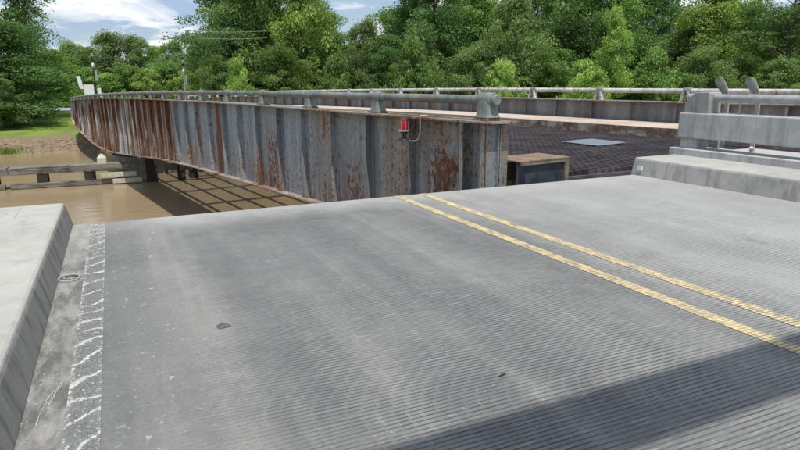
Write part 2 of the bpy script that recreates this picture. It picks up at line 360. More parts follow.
def make_curb():
    M = Mat('weathered_curb', 0.92, 0.2); pos = M.coord('Object')
    c, big, mid, spk = concrete_base(M, pos, (0.38, 0.305, 0.25), (0.50, 0.43, 0.36))
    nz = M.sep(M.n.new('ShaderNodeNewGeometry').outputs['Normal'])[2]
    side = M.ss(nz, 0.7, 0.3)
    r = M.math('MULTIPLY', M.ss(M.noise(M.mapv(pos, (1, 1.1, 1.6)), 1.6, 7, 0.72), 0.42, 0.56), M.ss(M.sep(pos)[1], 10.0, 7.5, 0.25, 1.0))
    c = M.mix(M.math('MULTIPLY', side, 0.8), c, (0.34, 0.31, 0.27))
    rc = M.mix(M.ss(mid, 0.3, 0.7), (0.07, 0.035, 0.025), (0.20, 0.12, 0.085))
    c = M.mix(M.math('MULTIPLY', r, M.math('ADD', M.math('MULTIPLY', side, 0.75), 0.12)), c, rc)
    M.color(c); M.bump(mid, 0.6, 0.02); return M.m
CURBM = make_curb()
def simple(name, a, b, scale=4.0, rough=0.8, spec=0.3, metal=0.0, bump=0.2, detail=5):
    M = Mat(name, rough, spec, metal); pos = M.coord('Object'); n = M.noise(pos, scale, detail, 0.65)
    M.color(M.mix(M.ss(n, 0.3, 0.7), a, b)); M.bump(n, bump, 0.01); return M.m
GRATE = simple('grating_steel', (0.060, 0.052, 0.057), (0.125, 0.108, 0.115), 1.2, 0.7, 0.3)
STEELD = simple('dark_floor_steel', (0.06, 0.06, 0.062), (0.12, 0.105, 0.095), 2.0, 0.8)
BLUEP = simple('blue_grey_plate', (0.13, 0.155, 0.195), (0.19, 0.215, 0.25), 3.0, 0.55, 0.4)
NOSE = simple('olive_steel', (0.13, 0.115, 0.08), (0.25, 0.225, 0.165), 6.0, 0.8)
NAVY = simple('dark_blue_panel', (0.022, 0.030, 0.045), (0.05, 0.06, 0.075), 5.0, 0.6)
TIMBER = None
def make_timber():
    M = Mat('weathered_timber', 0.9, 0.2); pos = M.coord('Object')
    gr = M.noise(M.mapv(pos, (0.6, 14, 14)), 1.0, 5, 0.65); bl = M.noise(pos, 1.2, 5, 0.7)
    c = M.mix(M.ss(gr, 0.35, 0.65), (0.10, 0.09, 0.075), (0.27, 0.255, 0.225))
    c = M.mix(M.ss(bl, 0.48, 0.66), c, (0.075, 0.065, 0.055)); M.color(c); M.bump(gr, 0.5, 0.02); return M.m
TIMBER = make_timber()
PALEW = simple('bleached_timber', (0.42, 0.40, 0.33), (0.58, 0.56, 0.48), 5.0, 0.9)
DARKW = simple('creosoted_timber', (0.025, 0.022, 0.02), (0.06, 0.05, 0.042), 4.0, 0.85)
GALV = simple('galvanised_steel', (0.28, 0.29, 0.30), (0.42, 0.43, 0.435), 8.0, 0.5, 0.5, 0.35, 0.1)
PADDLE = simple('dull_grey_casting', (0.24, 0.235, 0.215), (0.40, 0.395, 0.37), 9.0, 0.75)
WHITE = simple('white_paint', (0.62, 0.63, 0.63), (0.76, 0.77, 0.76), 3.0, 0.55)
BLACK = simple('black_paint', (0.02, 0.02, 0.022), (0.05, 0.05, 0.05), 5.0, 0.5)
YELSIGN = simple('yellow_sign', (0.62, 0.45, 0.05), (0.70, 0.52, 0.08), 3.0, 0.5)

# ------------------------------------------------------------------ approach road, kerbs
YE = 7.90                     # end of the approach slab, at the joint with the swing span
mb = MB()
xs = np.linspace(-0.56, 8.36, 24); ys = [-70, -40, -20, -10, -5, -2, 0, 2, 4, 6, YE-0.02, YE]
for yv in ys:
    for xv in xs: mb.v.append((xv, yv, -0.012 if yv == YE else 0.0))
nx = len(xs)
for j in range(len(ys)-1):
    for i in range(nx-1): mb.f.append((j*nx+i, j*nx+i+1, (j+1)*nx+i+1, (j+1)*nx+i))
b = len(mb.v); mb.v += [(xs[0], YE, -0.45), (xs[-1], YE, -0.45)]
mb.f.append(tuple([(len(ys)-1)*nx+i for i in range(nx)] + [b+1, b]))
road = mb.build('road', ROAD)
tag(road, 'grooved grey concrete approach road ending at the open gap', 'road', kind='structure')
for xc in (3.655, 4.065):
    m = MB(); n = 40
    for k in range(n+1):
        yv = -40 + (YE-0.03+40)*(k/n)**0.35
        w = 0.061
        m.v += [(xc-w, yv, 0.004), (xc+w, yv, 0.004)]
    m.f += [(2*k, 2*k+1, 2*k+3, 2*k+2) for k in range(n)]
    o = m.build('centre_line', YELLOW)
    tag(o, 'worn yellow centre line, %s of the double line' % ('left' if xc < 4 else 'right'), 'road marking', 'double yellow line', 'structure')
m = MB(); m.add([(-0.365, -40, .004), (-0.205, -40, .004), (-0.205, YE-0.04, .004), (-0.365, YE-0.04, .004)], [(0, 1, 2, 3)])
tag(m.build('edge_line', WHITEP), 'scraped remains of a white edge line beside the gutter', 'road marking', kind='structure')

def kerb_mesh(face_bot, face_top, back, z, y0, y1, slope=0.0):
    m = MB(); poly = [(face_bot, -0.45), (face_bot, -0.0), (face_top, z-0.03), (face_top + (0.02 if back > face_top else -0.02), z), (back, z+slope), (back, -0.45)]
    m.prism(poly, 'y', y0, y1); return m
k = kerb_mesh(-0.555, -0.615, -1.75, 0.262, -40, YE+0.06).build('kerb', KERB_SHADED, bevel=0.012)
tag(k, 'pale raised concrete kerb walk on the left of the road', 'kerb', kind='structure')
k = kerb_mesh(8.355, 8.42, 11.6, 0.30, -40, YE+0.06, 0.01).build('kerb', KERB, bevel=0.012)
tag(k, 'pale raised concrete kerb walk in front of the parapet', 'kerb', kind='structure')
# small stencilled-off white patch on the kerb end
m = MB(); m.box(8.34, 8.362, 7.70, 7.80, 0.10, 0.17); tag(m.build('kerb_marker', WHITE), 'small white reflector patch on the right kerb end', 'reflector')

# gutter drain
dr = empty('gutter_drain', (-0.475, 5.62, 0))
tag(dr, 'oval iron drain sunk in the gutter beside the left kerb', 'drain')
m = MB(); n = 28; rx, ry = 0.088, 0.115
for r_, z_ in ((1.0, 0.003), (0.99, 0.012), (0.84, 0.012), (0.82, 0.003)):
    for k in range(n): a = 2*math.pi*k/n; m.v.append((rx*r_*math.cos(a), ry*r_*math.sin(a), z_))
for j in range(3):
    for k in range(n): m.f.append((j*n+k, j*n+(k+1) % n, (j+1)*n+(k+1) % n, (j+1)*n+k))
m.build('rim', CASTC, dr)
m = MB(); m.lathe([(0.069, 0.001), (0.069, 0.003)], 24); o = m.build('recess', simple('recess_shade', (0.03, 0.03, 0.03), (0.09, 0.085, 0.08), 30), dr); o.scale = (1.0, 1.3, 1)  # flat disc; the shade of the drain hole is put into its colour
m = MB()
for _ in range(46):
    a = random.uniform(0, 6.28); rr = random.uniform(0.02, 0.075); x0, y0, q = rr*math.cos(a), rr*math.sin(a)-0.028, random.uniform(0.003, 0.009)
    m.add([(x0-q, y0-q, .003), (x0+q, y0-q*.8, .003), (x0+q*.9, y0+q, .003), (x0-q*.7, y0+q, .003), (x0, y0, .003+q)], [(0, 1, 4), (1, 2, 4), (2, 3, 4), (3, 0, 4)])
tag(m.build('debris', simple('pale_grit', (0.22, 0.21, 0.18), (0.40, 0.38, 0.34), 40), dr), kind='stuff')

# loose grit and bits on the road
m = MB()
def pebble(m, x0, y0, z0, q):
    a = random.uniform(0, 6.28); pts = []
    for k in range(5):
        t = a + k*1.2566; r_ = q*random.uniform(0.7, 1.2); pts.append((x0+r_*math.cos(t), y0+r_*math.sin(t), z0))
    m.add(pts + [(x0, y0, z0+q*random.uniform(0.5, 0.9))], [(k, (k+1) % 5, 5) for k in range(5)])
for _ in range(260):
    pebble(m, 8.34-abs(random.gauss(0, 0.10)), random.uniform(3.0, 7.85), 0.0, random.uniform(0.005, 0.016))
for _ in range(60): pebble(m, random.gauss(8.30, 0.04), random.gauss(6.35, 0.10), 0.0, random.uniform(0.008, 0.02))
for _ in range(120): pebble(m, random.gauss(-0.52, 0.03), random.uniform(2.8, 7.8), 0.0, random.uniform(0.003, 0.008))
for _ in range(60): pebble(m, random.uniform(-0.5, 8), random.uniform(2.0, 7.8), 0.0, random.uniform(0.002, 0.006))
tag(m.build('grit', simple('grit', (0.20, 0.19, 0.17), (0.46, 0.44, 0.40), 30)), 'loose grit lying along the kerbs and on the road', 'grit', kind='stuff')
g = on_level(224, 326, 0); m = MB()
pts = []
for k in range(11):
    a = 2*math.pi*k/11; r_ = random.uniform(0.6, 1.1); pts.append((g.x+0.055*r_*math.cos(a), g.y+0.062*r_*math.sin(a), 0.003+0.003*random.random()))
m.add(pts + [(g.x, g.y, 0.008)], [(k, (k+1) % 11, 11) for k in range(11)])
tag(m.build('tar_scrap', simple('tar', (0.075, 0.075, 0.082), (0.12, 0.12, 0.13), 20)), 'flat dark scrap lying in the left lane', 'debris')
g = on_level(503, 376, 0); m = MB(); m.tube([(g.x-.03, g.y-.005, .008), (g.x, g.y, .012), (g.x+.03, g.y+.012, .008)], [.003, .005, .002], 6)
tag(m.build('twig', BLACK), 'tiny dark twig lying near the shadow edge', 'twig')

# chalky scratch marks across the gutter
for i, path in enumerate((((82, 360), (66, 378), (50, 396.5), (43, 410), (33, 432)), ((65, 381), (57, 392), (48, 408)))):
    m = MB(); P = [on_level(*p, 0) for p in path]; Q = []
    for a_, b_ in zip(P[:-1], P[1:]):
        for k in range(6): Q.append(a_.lerp(b_, k/6) + Vector((random.gauss(0, .004), random.gauss(0, .004), 0)))
    for k in range(len(Q)-1):
        if random.random() < .18: continue
        d_ = (Q[k+1]-Q[k]).normalized(); n_ = Vector((-d_.y, d_.x, 0))*random.uniform(.0012, .004); b0 = len(m.v)
        m.v += [tuple(Q[k]-n_+Vector((0, 0, .003))), tuple(Q[k]+n_+Vector((0, 0, .003))), tuple(Q[k+1]+n_*.8+Vector((0, 0, .003))), tuple(Q[k+1]-n_*.8+Vector((0, 0, .003)))]; m.f.append((b0, b0+1, b0+2, b0+3))
    tag(m.build('scratch_mark', simple('chalk', (0.30, 0.30, 0.28), (0.44, 0.44, 0.42), 60)), ('long', 'short branching')[i] + ' pale scratch across the left gutter', 'road marking', kind='stuff')

# abutment below the slab
ab = empty('abutment', (4, YE-0.6, -7)); tag(ab, 'concrete abutment carrying the end of the approach road', 'abutment')
m = MB(); m.box(-6, 8, -1.2, 0.35, 0, 6.52); m.build('wall', OLDC, ab, bevel=0.03)
m = MB(); m.box(-5.7, 7.6, -60, -1.25, 6.0, 6.54); m.build('slab', OLDC, ab)

# ------------------------------------------------------------------ parapet on the right
par = empty('parapet', (9.4, 7.98, 0.30)); tag(par, 'grey concrete parapet with round-backed end block and pipe rail on the right', 'parapet')
def pbox(name, mat, x0, x1, y0, y1, z0, z1, bev=0.015):      # local: x away from the road, y towards the span, z from the kerb top
    m = MB(); m.box(x0, x1, y0, y1, z0, z1); return m.build(name, mat, par, bevel=bev, seg=2)
pbox('plinth', PARA, 0.0, 0.62, -30, 0.10, -0.02, 0.125)
for yy in (-0.36, -5.2, -10.0, -14.8):
    pbox('post', PARA, 0.15, 0.45, yy-(0.0 if yy > -1 else 0.2), yy+0.34, 0.12, 0.32, 0.01)
pbox('beam', PARA, 0.09, 0.47, -30, 0.02, 0.315, 0.765, 0.02)
# quarter-round end block
poly = [(0.0, 0.76)]
for k in range(13):
    a = R(180 - 90*k/12); poly.append((-0.335 + 0.335*-math.cos(a)*1.0, 0.76 + 0.375*math.sin(a)))
poly = [(-0.03, 0.763)] + [(-0.36 + 0.33*math.cos(R(90*k/12)), 0.763 + 0.375*math.sin(R(90*k/12))) for k in range(13)] + [(-0.53, 1.138), (-0.555, 1.11), (-0.56, 0.763)]
m = MB(); m.prism(poly, 'x', 0.12, 0.44); m.build('end_block', CASTC, par, bevel=0.012)
pc = 0.285
m = MB(); m.tube([(pc, -0.54, 1.03), (pc, -30, 1.03)], 0.072, 16); m.build('rail_pipe', GALV, par, smooth=True)
m = MB(); m.tube([(0.43, -0.16, 1.04), (0.43, 0.10, 1.04)], 0.062, 14); m.build('pipe_stub', GALV, par, smooth=True)
m = MB(); m.tube([(pc, -1.18, 1.03), (pc, -1.36, 1.03)], 0.079, 16); m.build('sleeve', GALV, par, smooth=True)
for yy in (-4.9, -9.7, -14.5):
    m = MB(); m.loft([oct_ring(pc, yy, .765, .15, .16), oct_ring(pc, yy, .9, .1, .12), oct_ring(pc, yy, 1.1, .09, .1)]); m.build('rail_post', CASTC, par)
m = MB(); m.tube([(0.30, -1.02, 0.76), (0.30, -1.02, 0.97)], 0.014, 8); m.build('tie_rod', GALV, par)
m = MB(); m.tube([(0.52, -0.52, 0.12), (0.52, -0.52, 0.46)], 0.022, 8); m.build('drain_pipe', GALV, par)

# stand with two bent paddle heads behind the parapet
def foot_at(px, py, X):
    d = pray(px, py); t = X/d.x; return d.y*t, EYE + d.z*t
XS = 10.72
y1, _ = foot_at(724, 130, XS); y2, _ = foot_at(754.5, 130, XS)
st = empty('paddle_stand', (XS, (y1+y2)/2, 0.31)); tag(st, 'grey stand of two upright bars with bent paddle heads behind the parapet', 'stand')
hd = (y1-y2)/2
for s_ in (1, -1):
    yc = s_*hd
    m = MB(); m.box(-0.02, 0.02, yc-0.042, yc+0.042, 0.0, 1.05); m.build('upright', PADDLE, st, bevel=0.006)
    secs = []
    for t, w in ((0, .035), (.12, .05), (.35, .075), (.6, .092), (.85, .092), (.95, .075), (1.0, .04)):
        cy = yc + 0.18*t**1.1 + 0.0; cz = 1.00 + 0.37*t; cx = -0.10*t
        tl = Vector((0, math.cos(R(24)), -math.sin(R(24))))
        ring = [(cx+dx*0.016, cy+w*dy*tl.y, cz+w*dy*tl.z) for dx, dy in ((1, -.8), (1, .8), (.3, 1), (-.3, 1), (-1, .8), (-1, -.8), (-.3, -1), (.3, -1))]
        secs.append(ring)
    m = MB(); m.loft(secs); m.build('paddle', PADDLE, st, smooth=True)
    m = MB(); m.box(-0.08, 0.08, yc-0.075, yc+0.075, 0.0, 0.012); m.build('foot_plate', PADDLE, st)
m = MB(); m.tube([(0, -hd, 0.10), (0, hd, 0.10)], 0.018, 8); m.build('cross_bar', BLACK, st)
m = MB(); m.lathe([(0.0, 0.07), (0.03, 0.08), (0.04, 0.10), (0.03, 0.12), (0.0, 0.13)], 10, (-0.03, -hd)); m.build('knob', WHITE, st, smooth=True)

# unseen slats added above the viewer to throw the band of shade across the near lane
BH = 8.0
cot = math.cos(R(SUN_EL))/math.sin(R(SUN_EL))
by = 1.965 + BH*cot*(-sdir.y/math.cos(R(SUN_EL)))*-1.0
gy = empty('added_shade_beam', (4, by, 0)); tag(gy, 'unseen slatted beam on two posts, added above the viewer to shade the road', 'shade_caster')
for k in range(8):
    m = MB(); yk = -0.217 + 0.062*k; m.box(-6.2, 6.5, yk-0.0145, yk+0.0145, BH-0.06+0.002*(k % 2), BH+0.04); m.build('slat', GALV, gy)
for xx in (-6.0, -3.5, 0.4, 6.3):
    m = MB(); m.box(xx-0.05, xx+0.05, -0.25, 0.25, BH-0.12, BH-0.065); m.build('bearer', GALV, gy)
for xx in (-6.0, 6.3):
    m = MB(); m.box(xx-0.12, xx+0.12, -0.12, 0.12, -1.0, BH-0.12); m.build('post', GALV, gy)

# ------------------------------------------------------------------ the swing span
BA = R(8.5); P0 = (5.68, 8.30)
br = empty('swing_bridge', (P0[0], P0[1], 0), BA)
tag(br, 'long rusty plate-girder swing bridge standing open across the river', 'bridge')
def b2w(off, s, z=0.0):
    return Vector((P0[0] + off*math.cos(BA) - s*math.sin(BA), P0[1] + off*math.sin(BA) + s*math.cos(BA), z))
TS = [(-1, .97), (2.2, .972), (5.4, .98), (11.5, 1.0), (17, .98), (23.8, .925), (28.6, .88), (34.8, .80), (43.3, .645), (49.5, .51), (55.8, .335), (62.7, .115)]
BS = [(-1, -1.15), (0, -1.18), (6.7, -1.35), (10.1, -1.46), (14, -1.56), (17.8, -1.66), (25, -2.0), (33.4, -2.60), (40.5, -3.03), (46.3, -3.11), (49.5, -3.0), (52, -2.86), (58.6, -2.46), (61, -2.2), (62.2, -1.95), (62.6, -1.5)]
def zt(s): return float(np.interp(s, [a for a, _ in TS], [v for _, v in TS]))
def zb(s): return float(np.interp(s, [a for a, _ in BS], [v for _, v in BS]))
def smooth(fn, s, w=2.2): return (fn(s-w) + 2*fn(s-w/2) + 2*fn(s) + 2*fn(s+w/2) + fn(s+w))/8 if w < s < 60 else fn(s)
ZT = lambda s: smooth(zt, s)
ZB = lambda s: smooth(zb, s, 1.6)
L = 62.6; WID = 11.5
SG = list(np.arange(0, 58.1, 1.0)) + [58.6, 59.4, 60.2, 61, 61.6, 62.1, 62.4, L]
def slab_along(m, ss, xa, xb, zlo, zhi):
    n = len(ss); b = len(m.v)
    for s in ss:
        for x_, z_ in ((xa, zlo(s)), (xb, zlo(s)), (xb, zhi(s)), (xa, zhi(s))): m.v.append((x_, s, z_))
    for i in range(n-1):
        for k in range(4):
            k2 = (k+1) % 4; m.f.append((b+i*4+k, b+i*4+k2, b+(i+1)*4+k2, b+(i+1)*4+k))
    m.f.append((b, b+1, b+2, b+3)); m.f.append((b+(n-1)*4+3, b+(n-1)*4+2, b+(n-1)*4+1, b+(n-1)*4))
STI = [0.03, 0.70] + [2.30 + 1.667*i for i in range(36)] + [62.45]
def girder(off, mat):
    m = MB(); slab_along(m, SG, off-0.012, off+0.012, ZB, ZT); gd = m.build('girder', mat, br)
    m = MB(); slab_along(m, [-0.18] + SG[1:] + [L+0.12], off-0.29, off+0.29, lambda s: ZT(s)+0.001, lambda s: ZT(s)+0.032); m.build('top_flange', FLANGE, gd)
    m = MB(); slab_along(m, SG, off-0.26, off+0.26, lambda s: ZB(s)-0.034, lambda s: ZB(s)-0.001); m.build('bottom_flange', FLANGE, gd)
    m = MB(); slab_along(m, SG, off-0.11, off-0.0125, lambda s: ZT(s)-0.022, lambda s: ZT(s)-0.002)
    slab_along(m, SG, off+0.0125, off+0.11, lambda s: ZT(s)-0.022, lambda s: ZT(s)-0.002); m.build('flange_angle', mat, gd)
    for i, s in enumerate(STI):
        for sd in (-1, 1):
            m = MB(); z0, z1 = ZB(s)+0.004, ZT(s)-0.026
            a, b_ = sorted((off+sd*0.0135, off+sd*0.17))
            m.box(a, b_, s-0.009, s+0.009, z0, z1)
            a, b_ = sorted((off+sd*0.0135, off+sd*0.026)); m.box(a, b_, s-0.10, s-0.0095, z0, z1)
            if s < 1: a, b_ = sorted((off+sd*0.215, off+sd*0.235)); m.box(a, b_, s-0.09 if s > .5 else s+.0095, s-0.0095 if s > .5 else s+.12, z0, z1)
            m.build('stiffener', mat, gd)
    m = MB()                      # rivet heads along flange angles and stiffeners of the near panels
    def rivet(x_, s, z_, sd):
        q = 0.014; m.add([(x_, s-q, z_-q), (x_, s+q, z_-q), (x_, s+q, z_+q), (x_, s-q, z_+q), (x_+sd*0.011, s, z_)], [(0, 1, 4), (1, 2, 4), (2, 3, 4), (3, 0, 4)])
    for sd in (-1, 1):
        for s in np.arange(0.1, 30, 0.16): rivet(off+sd*0.0127, s, ZT(s)-0.075, sd)
        for s in STI[:16]:
            for z_ in np.arange(ZB(s)+0.1, ZT(s)-0.1, 0.15): rivet(off+sd*0.0262, s-0.055, z_, sd)
    tag(m.build('rivets', mat, gd), kind='stuff')
    return gd
girder(0.0, GIRD)
girder(WID, INNER)
# end plate of the near girder
m = MB(); m.box(-0.235, 0.235, -0.012, 0.0, ZB(0)+.01, ZT(0)-.03); m.build('end_plate', GIRD, br)
m = MB(); m.box(-0.24, 0.24, L+.005, L+0.02, ZB(L)+.01, ZT(L)-.03); m.build('end_plate', FLANGE, br)

# rail posts: round-shouldered castings carrying a pipe
POST = [0.27] + [3.72 + 3.34*i for i in range(5)] + [3.72+3.34*4 + 3.05*i for i in range(1, 5)] 
POST = [0.27, 3.71, 7.05, 10.30, 13.60, 16.75, 19.95, 22.95, 25.60, 28.30, 30.95, 33.65, 36.20, 38.75, 41.35, 43.90, 46.50, 49.1, 51.7, 54.3, 56.9, 59.5, 62.1]
RH = lambda s: 0.335 - 0.07*max(0, min(1, (s-5)/40))
def post_mesh():
    m = MB()
    secs = [oct_ring(0, 0, z_, hx, hy, .25) for z_, hx, hy in ((0.042, .13, .155), (0.08, .12, .145), (0.18, .105, .12), (0.27, .098, .11), (0.33, .09, .10))]
    m.loft(secs); return m.mesh('post_body', RAILP, smooth=True)
PB = post_mesh()
mbp = MB(); mbp.box(-0.15, 0.15, -0.185, 0.185, 0.0, 0.042); PPL = mbp.mesh('post_foot', RUSTY, bevel=0.006)
mco = MB(); mco.tube([(0, -0.13, 0), (0, -0.12, 0), (0, 0.12, 0), (0, 0.13, 0)], [0.095, 0.108, 0.108, 0.095], 16); PCO = mco.mesh('post_collar', RAILP, smooth=True)
mel = MB()      # end casting: blocky body with a thick horizontal barrel
mel.loft([oct_ring(0, -.02, z_, hx, hy, .22) for z_, hx, hy in ((-.275, .155, .185), (-.22, .14, .155), (-.10, .13, .14), (.0, .125, .135), (.06, .10, .11), (.085, .06, .07))])
PEL = mel.mesh('post_block', RAILP, bevel=.012, smooth=True)
mpl = MB(); mpl.tube([(0, 0.17, 0), (0, 0.155, 0), (0, -.15, 0), (0, -.165, 0)], [.10, .122, .122, .11], 18); mpl.tube([(0, -.166, 0), (0, -.235, 0), (0, -.25, 0)], [.092, .092, .075], 16)
PPLUG = mpl.mesh('post_barrel', RAILP, smooth=True)
mpr = MB()
for sy in (-1, 1):
    mpr.prism([(-.028+sy*.075, .32), (.028+sy*.075, .32), (.035+sy*.15, .0), (-.035+sy*.15, .0)], 'x', -0.16, 0.03)
# the prism above runs in (y, z); thin tapered cheeks leaning together
PCH = mpr.mesh('post_cheeks', RAILW)
for side, off in ((0, 0.0), (1, WID)):
    for i, s in enumerate(POST):
        z0 = ZT(s) + 0.0335
        if side == 0:
            p = put('rail_post', PB, br, (off, s, z0)); put('foot_plate', PPL, p)
            if i == 0: put('block', PEL, p, (0, 0, 0.32)); put('barrel', PPLUG, p, (0, 0, 0.335))
            else: put('collar', PCO, p, (0, 0, RH(s)))
        else:
            p = put('rail_post', PCH, br, (off, s, z0)); put('collar', PCO, p, (0, 0, RH(s)))
    for i in range(len(POST)-1):
        a, b_ = POST[i], POST[i+1]
        m = MB(); m.tube([(off, a, ZT(a)+.0335+RH(a)), (off, b_, ZT(b_)+.0335+RH(b_))], 0.078, 14, cap=False)
        m.build('rail_pipe', RAILP if side == 0 else RAILW, br, smooth=True)

# deck: curbs, open steel grating, stringers and floor beams
ZD = lambda s: ZT(s) - 0.915
CL, CR = 1.40, 9.18
def skew(off): return -off*math.tan(BA)*0.93        # the span's end is cut to clear the approach slab
m = MB(); ss = list(np.arange(0.0, L+0.1, 1.0)) + [L]
def curb(xa, xb, face_sign):
    m = MB(); n = 0; b = 0; S = [max(skew((xa+xb)/2)+0.04, -3)] + [s for s in ss if s > 0.1]
    slab_along(m, S, xa, xb, lambda s: ZD(max(s, 0))-0.10, lambda s: ZD(max(s, 0))+0.285); return m
m = MB(); slab_along(m, [0.2] + [s for s in ss if s > 1], 0.28, CL, lambda s: ZD(s)-0.10, lambda s: ZD(s)+0.20)
m.build('curb', RUSTY, br, bevel=0.012)
cu = curb(CR, WID-0.28, -1); o = cu.build('curb', CURBM, br, bevel=0.012)
# kick strips: flat plate under the railing girder
m = MB(); GZ = 0.055
barsx = np.arange(CL+0.06, CR, 0.19)
for x_ in barsx:
    S = [skew(x_)+0.02] + list(np.arange(1, L, 3.0)) + [L]
    slab_along(m, S, x_-0.006, x_+0.006, lambda s: ZD(max(s, 0))-0.10, lambda s: ZD(max(s, 0))+0.002)
for s in np.arange(-1.25, L, 0.20):
    xa = CL
    if s < 0: xa = max(CL, -(s-0.03)/(math.tan(BA)*0.93))
    if xa > CR: continue
    wide = 0.012 if int(round((s+1.25)/0.20)) % 4 == 0 else 0.007
    m.box(xa, CR, s-wide, s+wide, ZD(max(s, 0))-0.10, ZD(max(s, 0))+0.006)
tag(m.build('grating', GRATE, br), kind='stuff')
m = MB()
for i, x_ in enumerate(np.linspace(CL+0.35, CR-0.35, 7)):
    m = MB(); S = [skew(x_)+0.1] + list(np.arange(1, L, 3.0)) + [L]
    slab_along(m, S, x_-0.09, x_+0.09, lambda s: ZD(max(s, 0))-0.52, lambda s: ZD(max(s, 0))-0.104); m.build('stringer', STEELD, br)
for s in list(np.arange(0.3, L, 4.78)):
    m = MB(); m.box(0.0135, WID-0.0135, s-0.13, s+0.13, max(ZD(s)-1.05, ZB(s)+.05), ZD(s)-0.53); m.build('floor_beam', STEELD, br)
m = MB()                           # end dam: a plate edge closing the grating
A = (CL, skew(CL)+0.0); B_ = (CR, skew(CR)+0.0)
m.add([(A[0], A[1]-.02, -.35), (B_[0], B_[1]-.02, -.35), (B_[0], B_[1]-.02, -.02), (A[0], A[1]-.02, -.02),
       (A[0], A[1]+.05, -.35), (B_[0], B_[1]+.05, -.35), (B_[0], B_[1]+.05, -.02), (A[0], A[1]+.05, -.02)],
      [(0, 1, 2, 3), (7, 6, 5, 4), (3, 2, 6, 7), (0, 3, 7, 4), (1, 5, 6, 2), (0, 4, 5, 1)])
m.build('end_dam', GRATE, br)
# rusty nosing at the end of the near curb
m = MB(); m.box(0.245, 1.46, -0.30, 0.45, 0.335, 0.352); m.build('nosing_plate', RUSTY, br)
m = MB(); m.box(0.42, 1.44, -0.29, -0.25, 0.275, 0.334); m.build('nosing_edge', NOSE, br)
m = MB(); m.box(1.36, 1.45, -0.29, -0.20, -0.30, 0.274); m.build('nosing_leg', NOSE, br)
m = MB(); m.box(0.245, 1.355, -0.24, -0.22, -0.9, 0.33); m.build('nosing_panel', NAVY, br)
m = MB(); m.box(0.245, 0.40, -0.36, -0.301, 0.29, 0.36); m.build('nosing_lug', RUSTY, br, bevel=.008)
# steel patch plate lying on the grating
pts = [on_level(*p, 0.10) for p in ((561, 141), (592, 138.2), (626, 142), (598, 145.2))]
m = MB(); m.add([(p.x, p.y, ZD(4)+.018) for p in pts] + [(p.x, p.y, ZD(4)+.028) for p in pts], [(0, 1, 2, 3), (4, 5, 6, 7), (0, 1, 5, 4), (1, 2, 6, 5), (2, 3, 7, 6), (3, 0, 4, 7)])
tag(m.build('patch_plate', BLUEP), 'flat blue-grey steel plate lying on the dark grating', 'plate')
# turntable under the middle
PS, PO = 44.0, WID/2
m = MB(); m.lathe([(4.6, -3.62), (4.6, -3.30), (4.2, -3.30), (4.2, -3.16)], 48, (PO, PS)); m.build('turntable_ring', STEELD, br)
m = MB(); m.box(0.3, WID-0.3, PS-0.5, PS+0.5, -3.15, ZD(PS)-1.06); m.build('pivot_beam', STEELD, br)
for s in (PS-4.4, PS+4.4):
    m = MB(); m.box(0.3, WID-0.3, s-0.2, s+0.2, max(ZB(s)+.03, -3.0), ZD(s)-1.06); m.build('cross_beam', STEELD, br)

# red navigation lantern on the outer face of the near girder
lp = hit = None
d = pray(404, 124); nvec = Vector((math.cos(BA), math.sin(BA), 0)); p0v = Vector((P0[0], P0[1], 0)) - nvec*0.34
t = (p0v - Vector((0, 0, EYE))).dot(nvec)/d.dot(nvec); LP = Vector((0, 0, EYE)) + d*t
nl = empty('navigation_lantern', (LP.x, LP.y, LP.z-0.30), BA); tag(nl, 'small red navigation lantern hung on the girder face with bent conduit', 'lantern')
Mr = Mat('red_glass', 0.25, 0.5); Mr.color((0.34, 0.010, 0.016)); Mr.b.inputs['Emission Color'].default_value = (1, .05, .06, 1); Mr.b.inputs['Emission Strength'].default_value = 0.06
m = MB(); m.lathe([(.075, .19), (.082, .21), (.082, .36), (.075, .38)], 20); m.build('lens', Mr.m, nl, smooth=True)
for k in range(6):
    a = k*math.pi/3+.3; m = MB(); m.tube([(.088*math.cos(a), .088*math.sin(a), .185), (.088*math.cos(a), .088*math.sin(a), .385)], .006, 6); m.build('guard_bar', GALV, nl)
m = MB(); m.lathe([(.085, .38), (.09, .39), (.06, .42), (.02, .43)], 18); m.build('cap', BLACK, nl, smooth=True)
m = MB(); m.lathe([(.115, .165), (.115, .182), (.09, .185)], 20); m.build('collar', GALV, nl, smooth=True)
m = MB(); m.lathe([(.045, .02), (.045, .10), (.085, .163)], 16); m.build('base', STEELD, nl, smooth=True)
m = MB(); m.lathe([(.105, -.02), (.11, .0), (.09, .018)], 18); m.build('bottom_plate', BLACK, nl, smooth=True)
m = MB(); m.box(0.05, 0.32, -.03, .03, .40, .43); m.build('bracket', STEELD, nl)
cpts = [(.05, -.02, .0), (.05, -.15, -.02), (.05, -.34, .0), (.05, -.42, .06), (.05, -.455, .16), (.05, -.46, .34), (.05, -.455, .46), (.08, -.455, .475), (.22, -.455, .47)]
m = MB(); m.tube(cpts, .015, 8); m.build('conduit', PADDLE, nl, smooth=True)
m = MB(); m.tube([(.03, -.06, .12), (.02, -.10, .06), (.03, -.18, .0), (.05, -.24, .0)], .009, 6); m.build('wire', BLACK, nl, smooth=True)

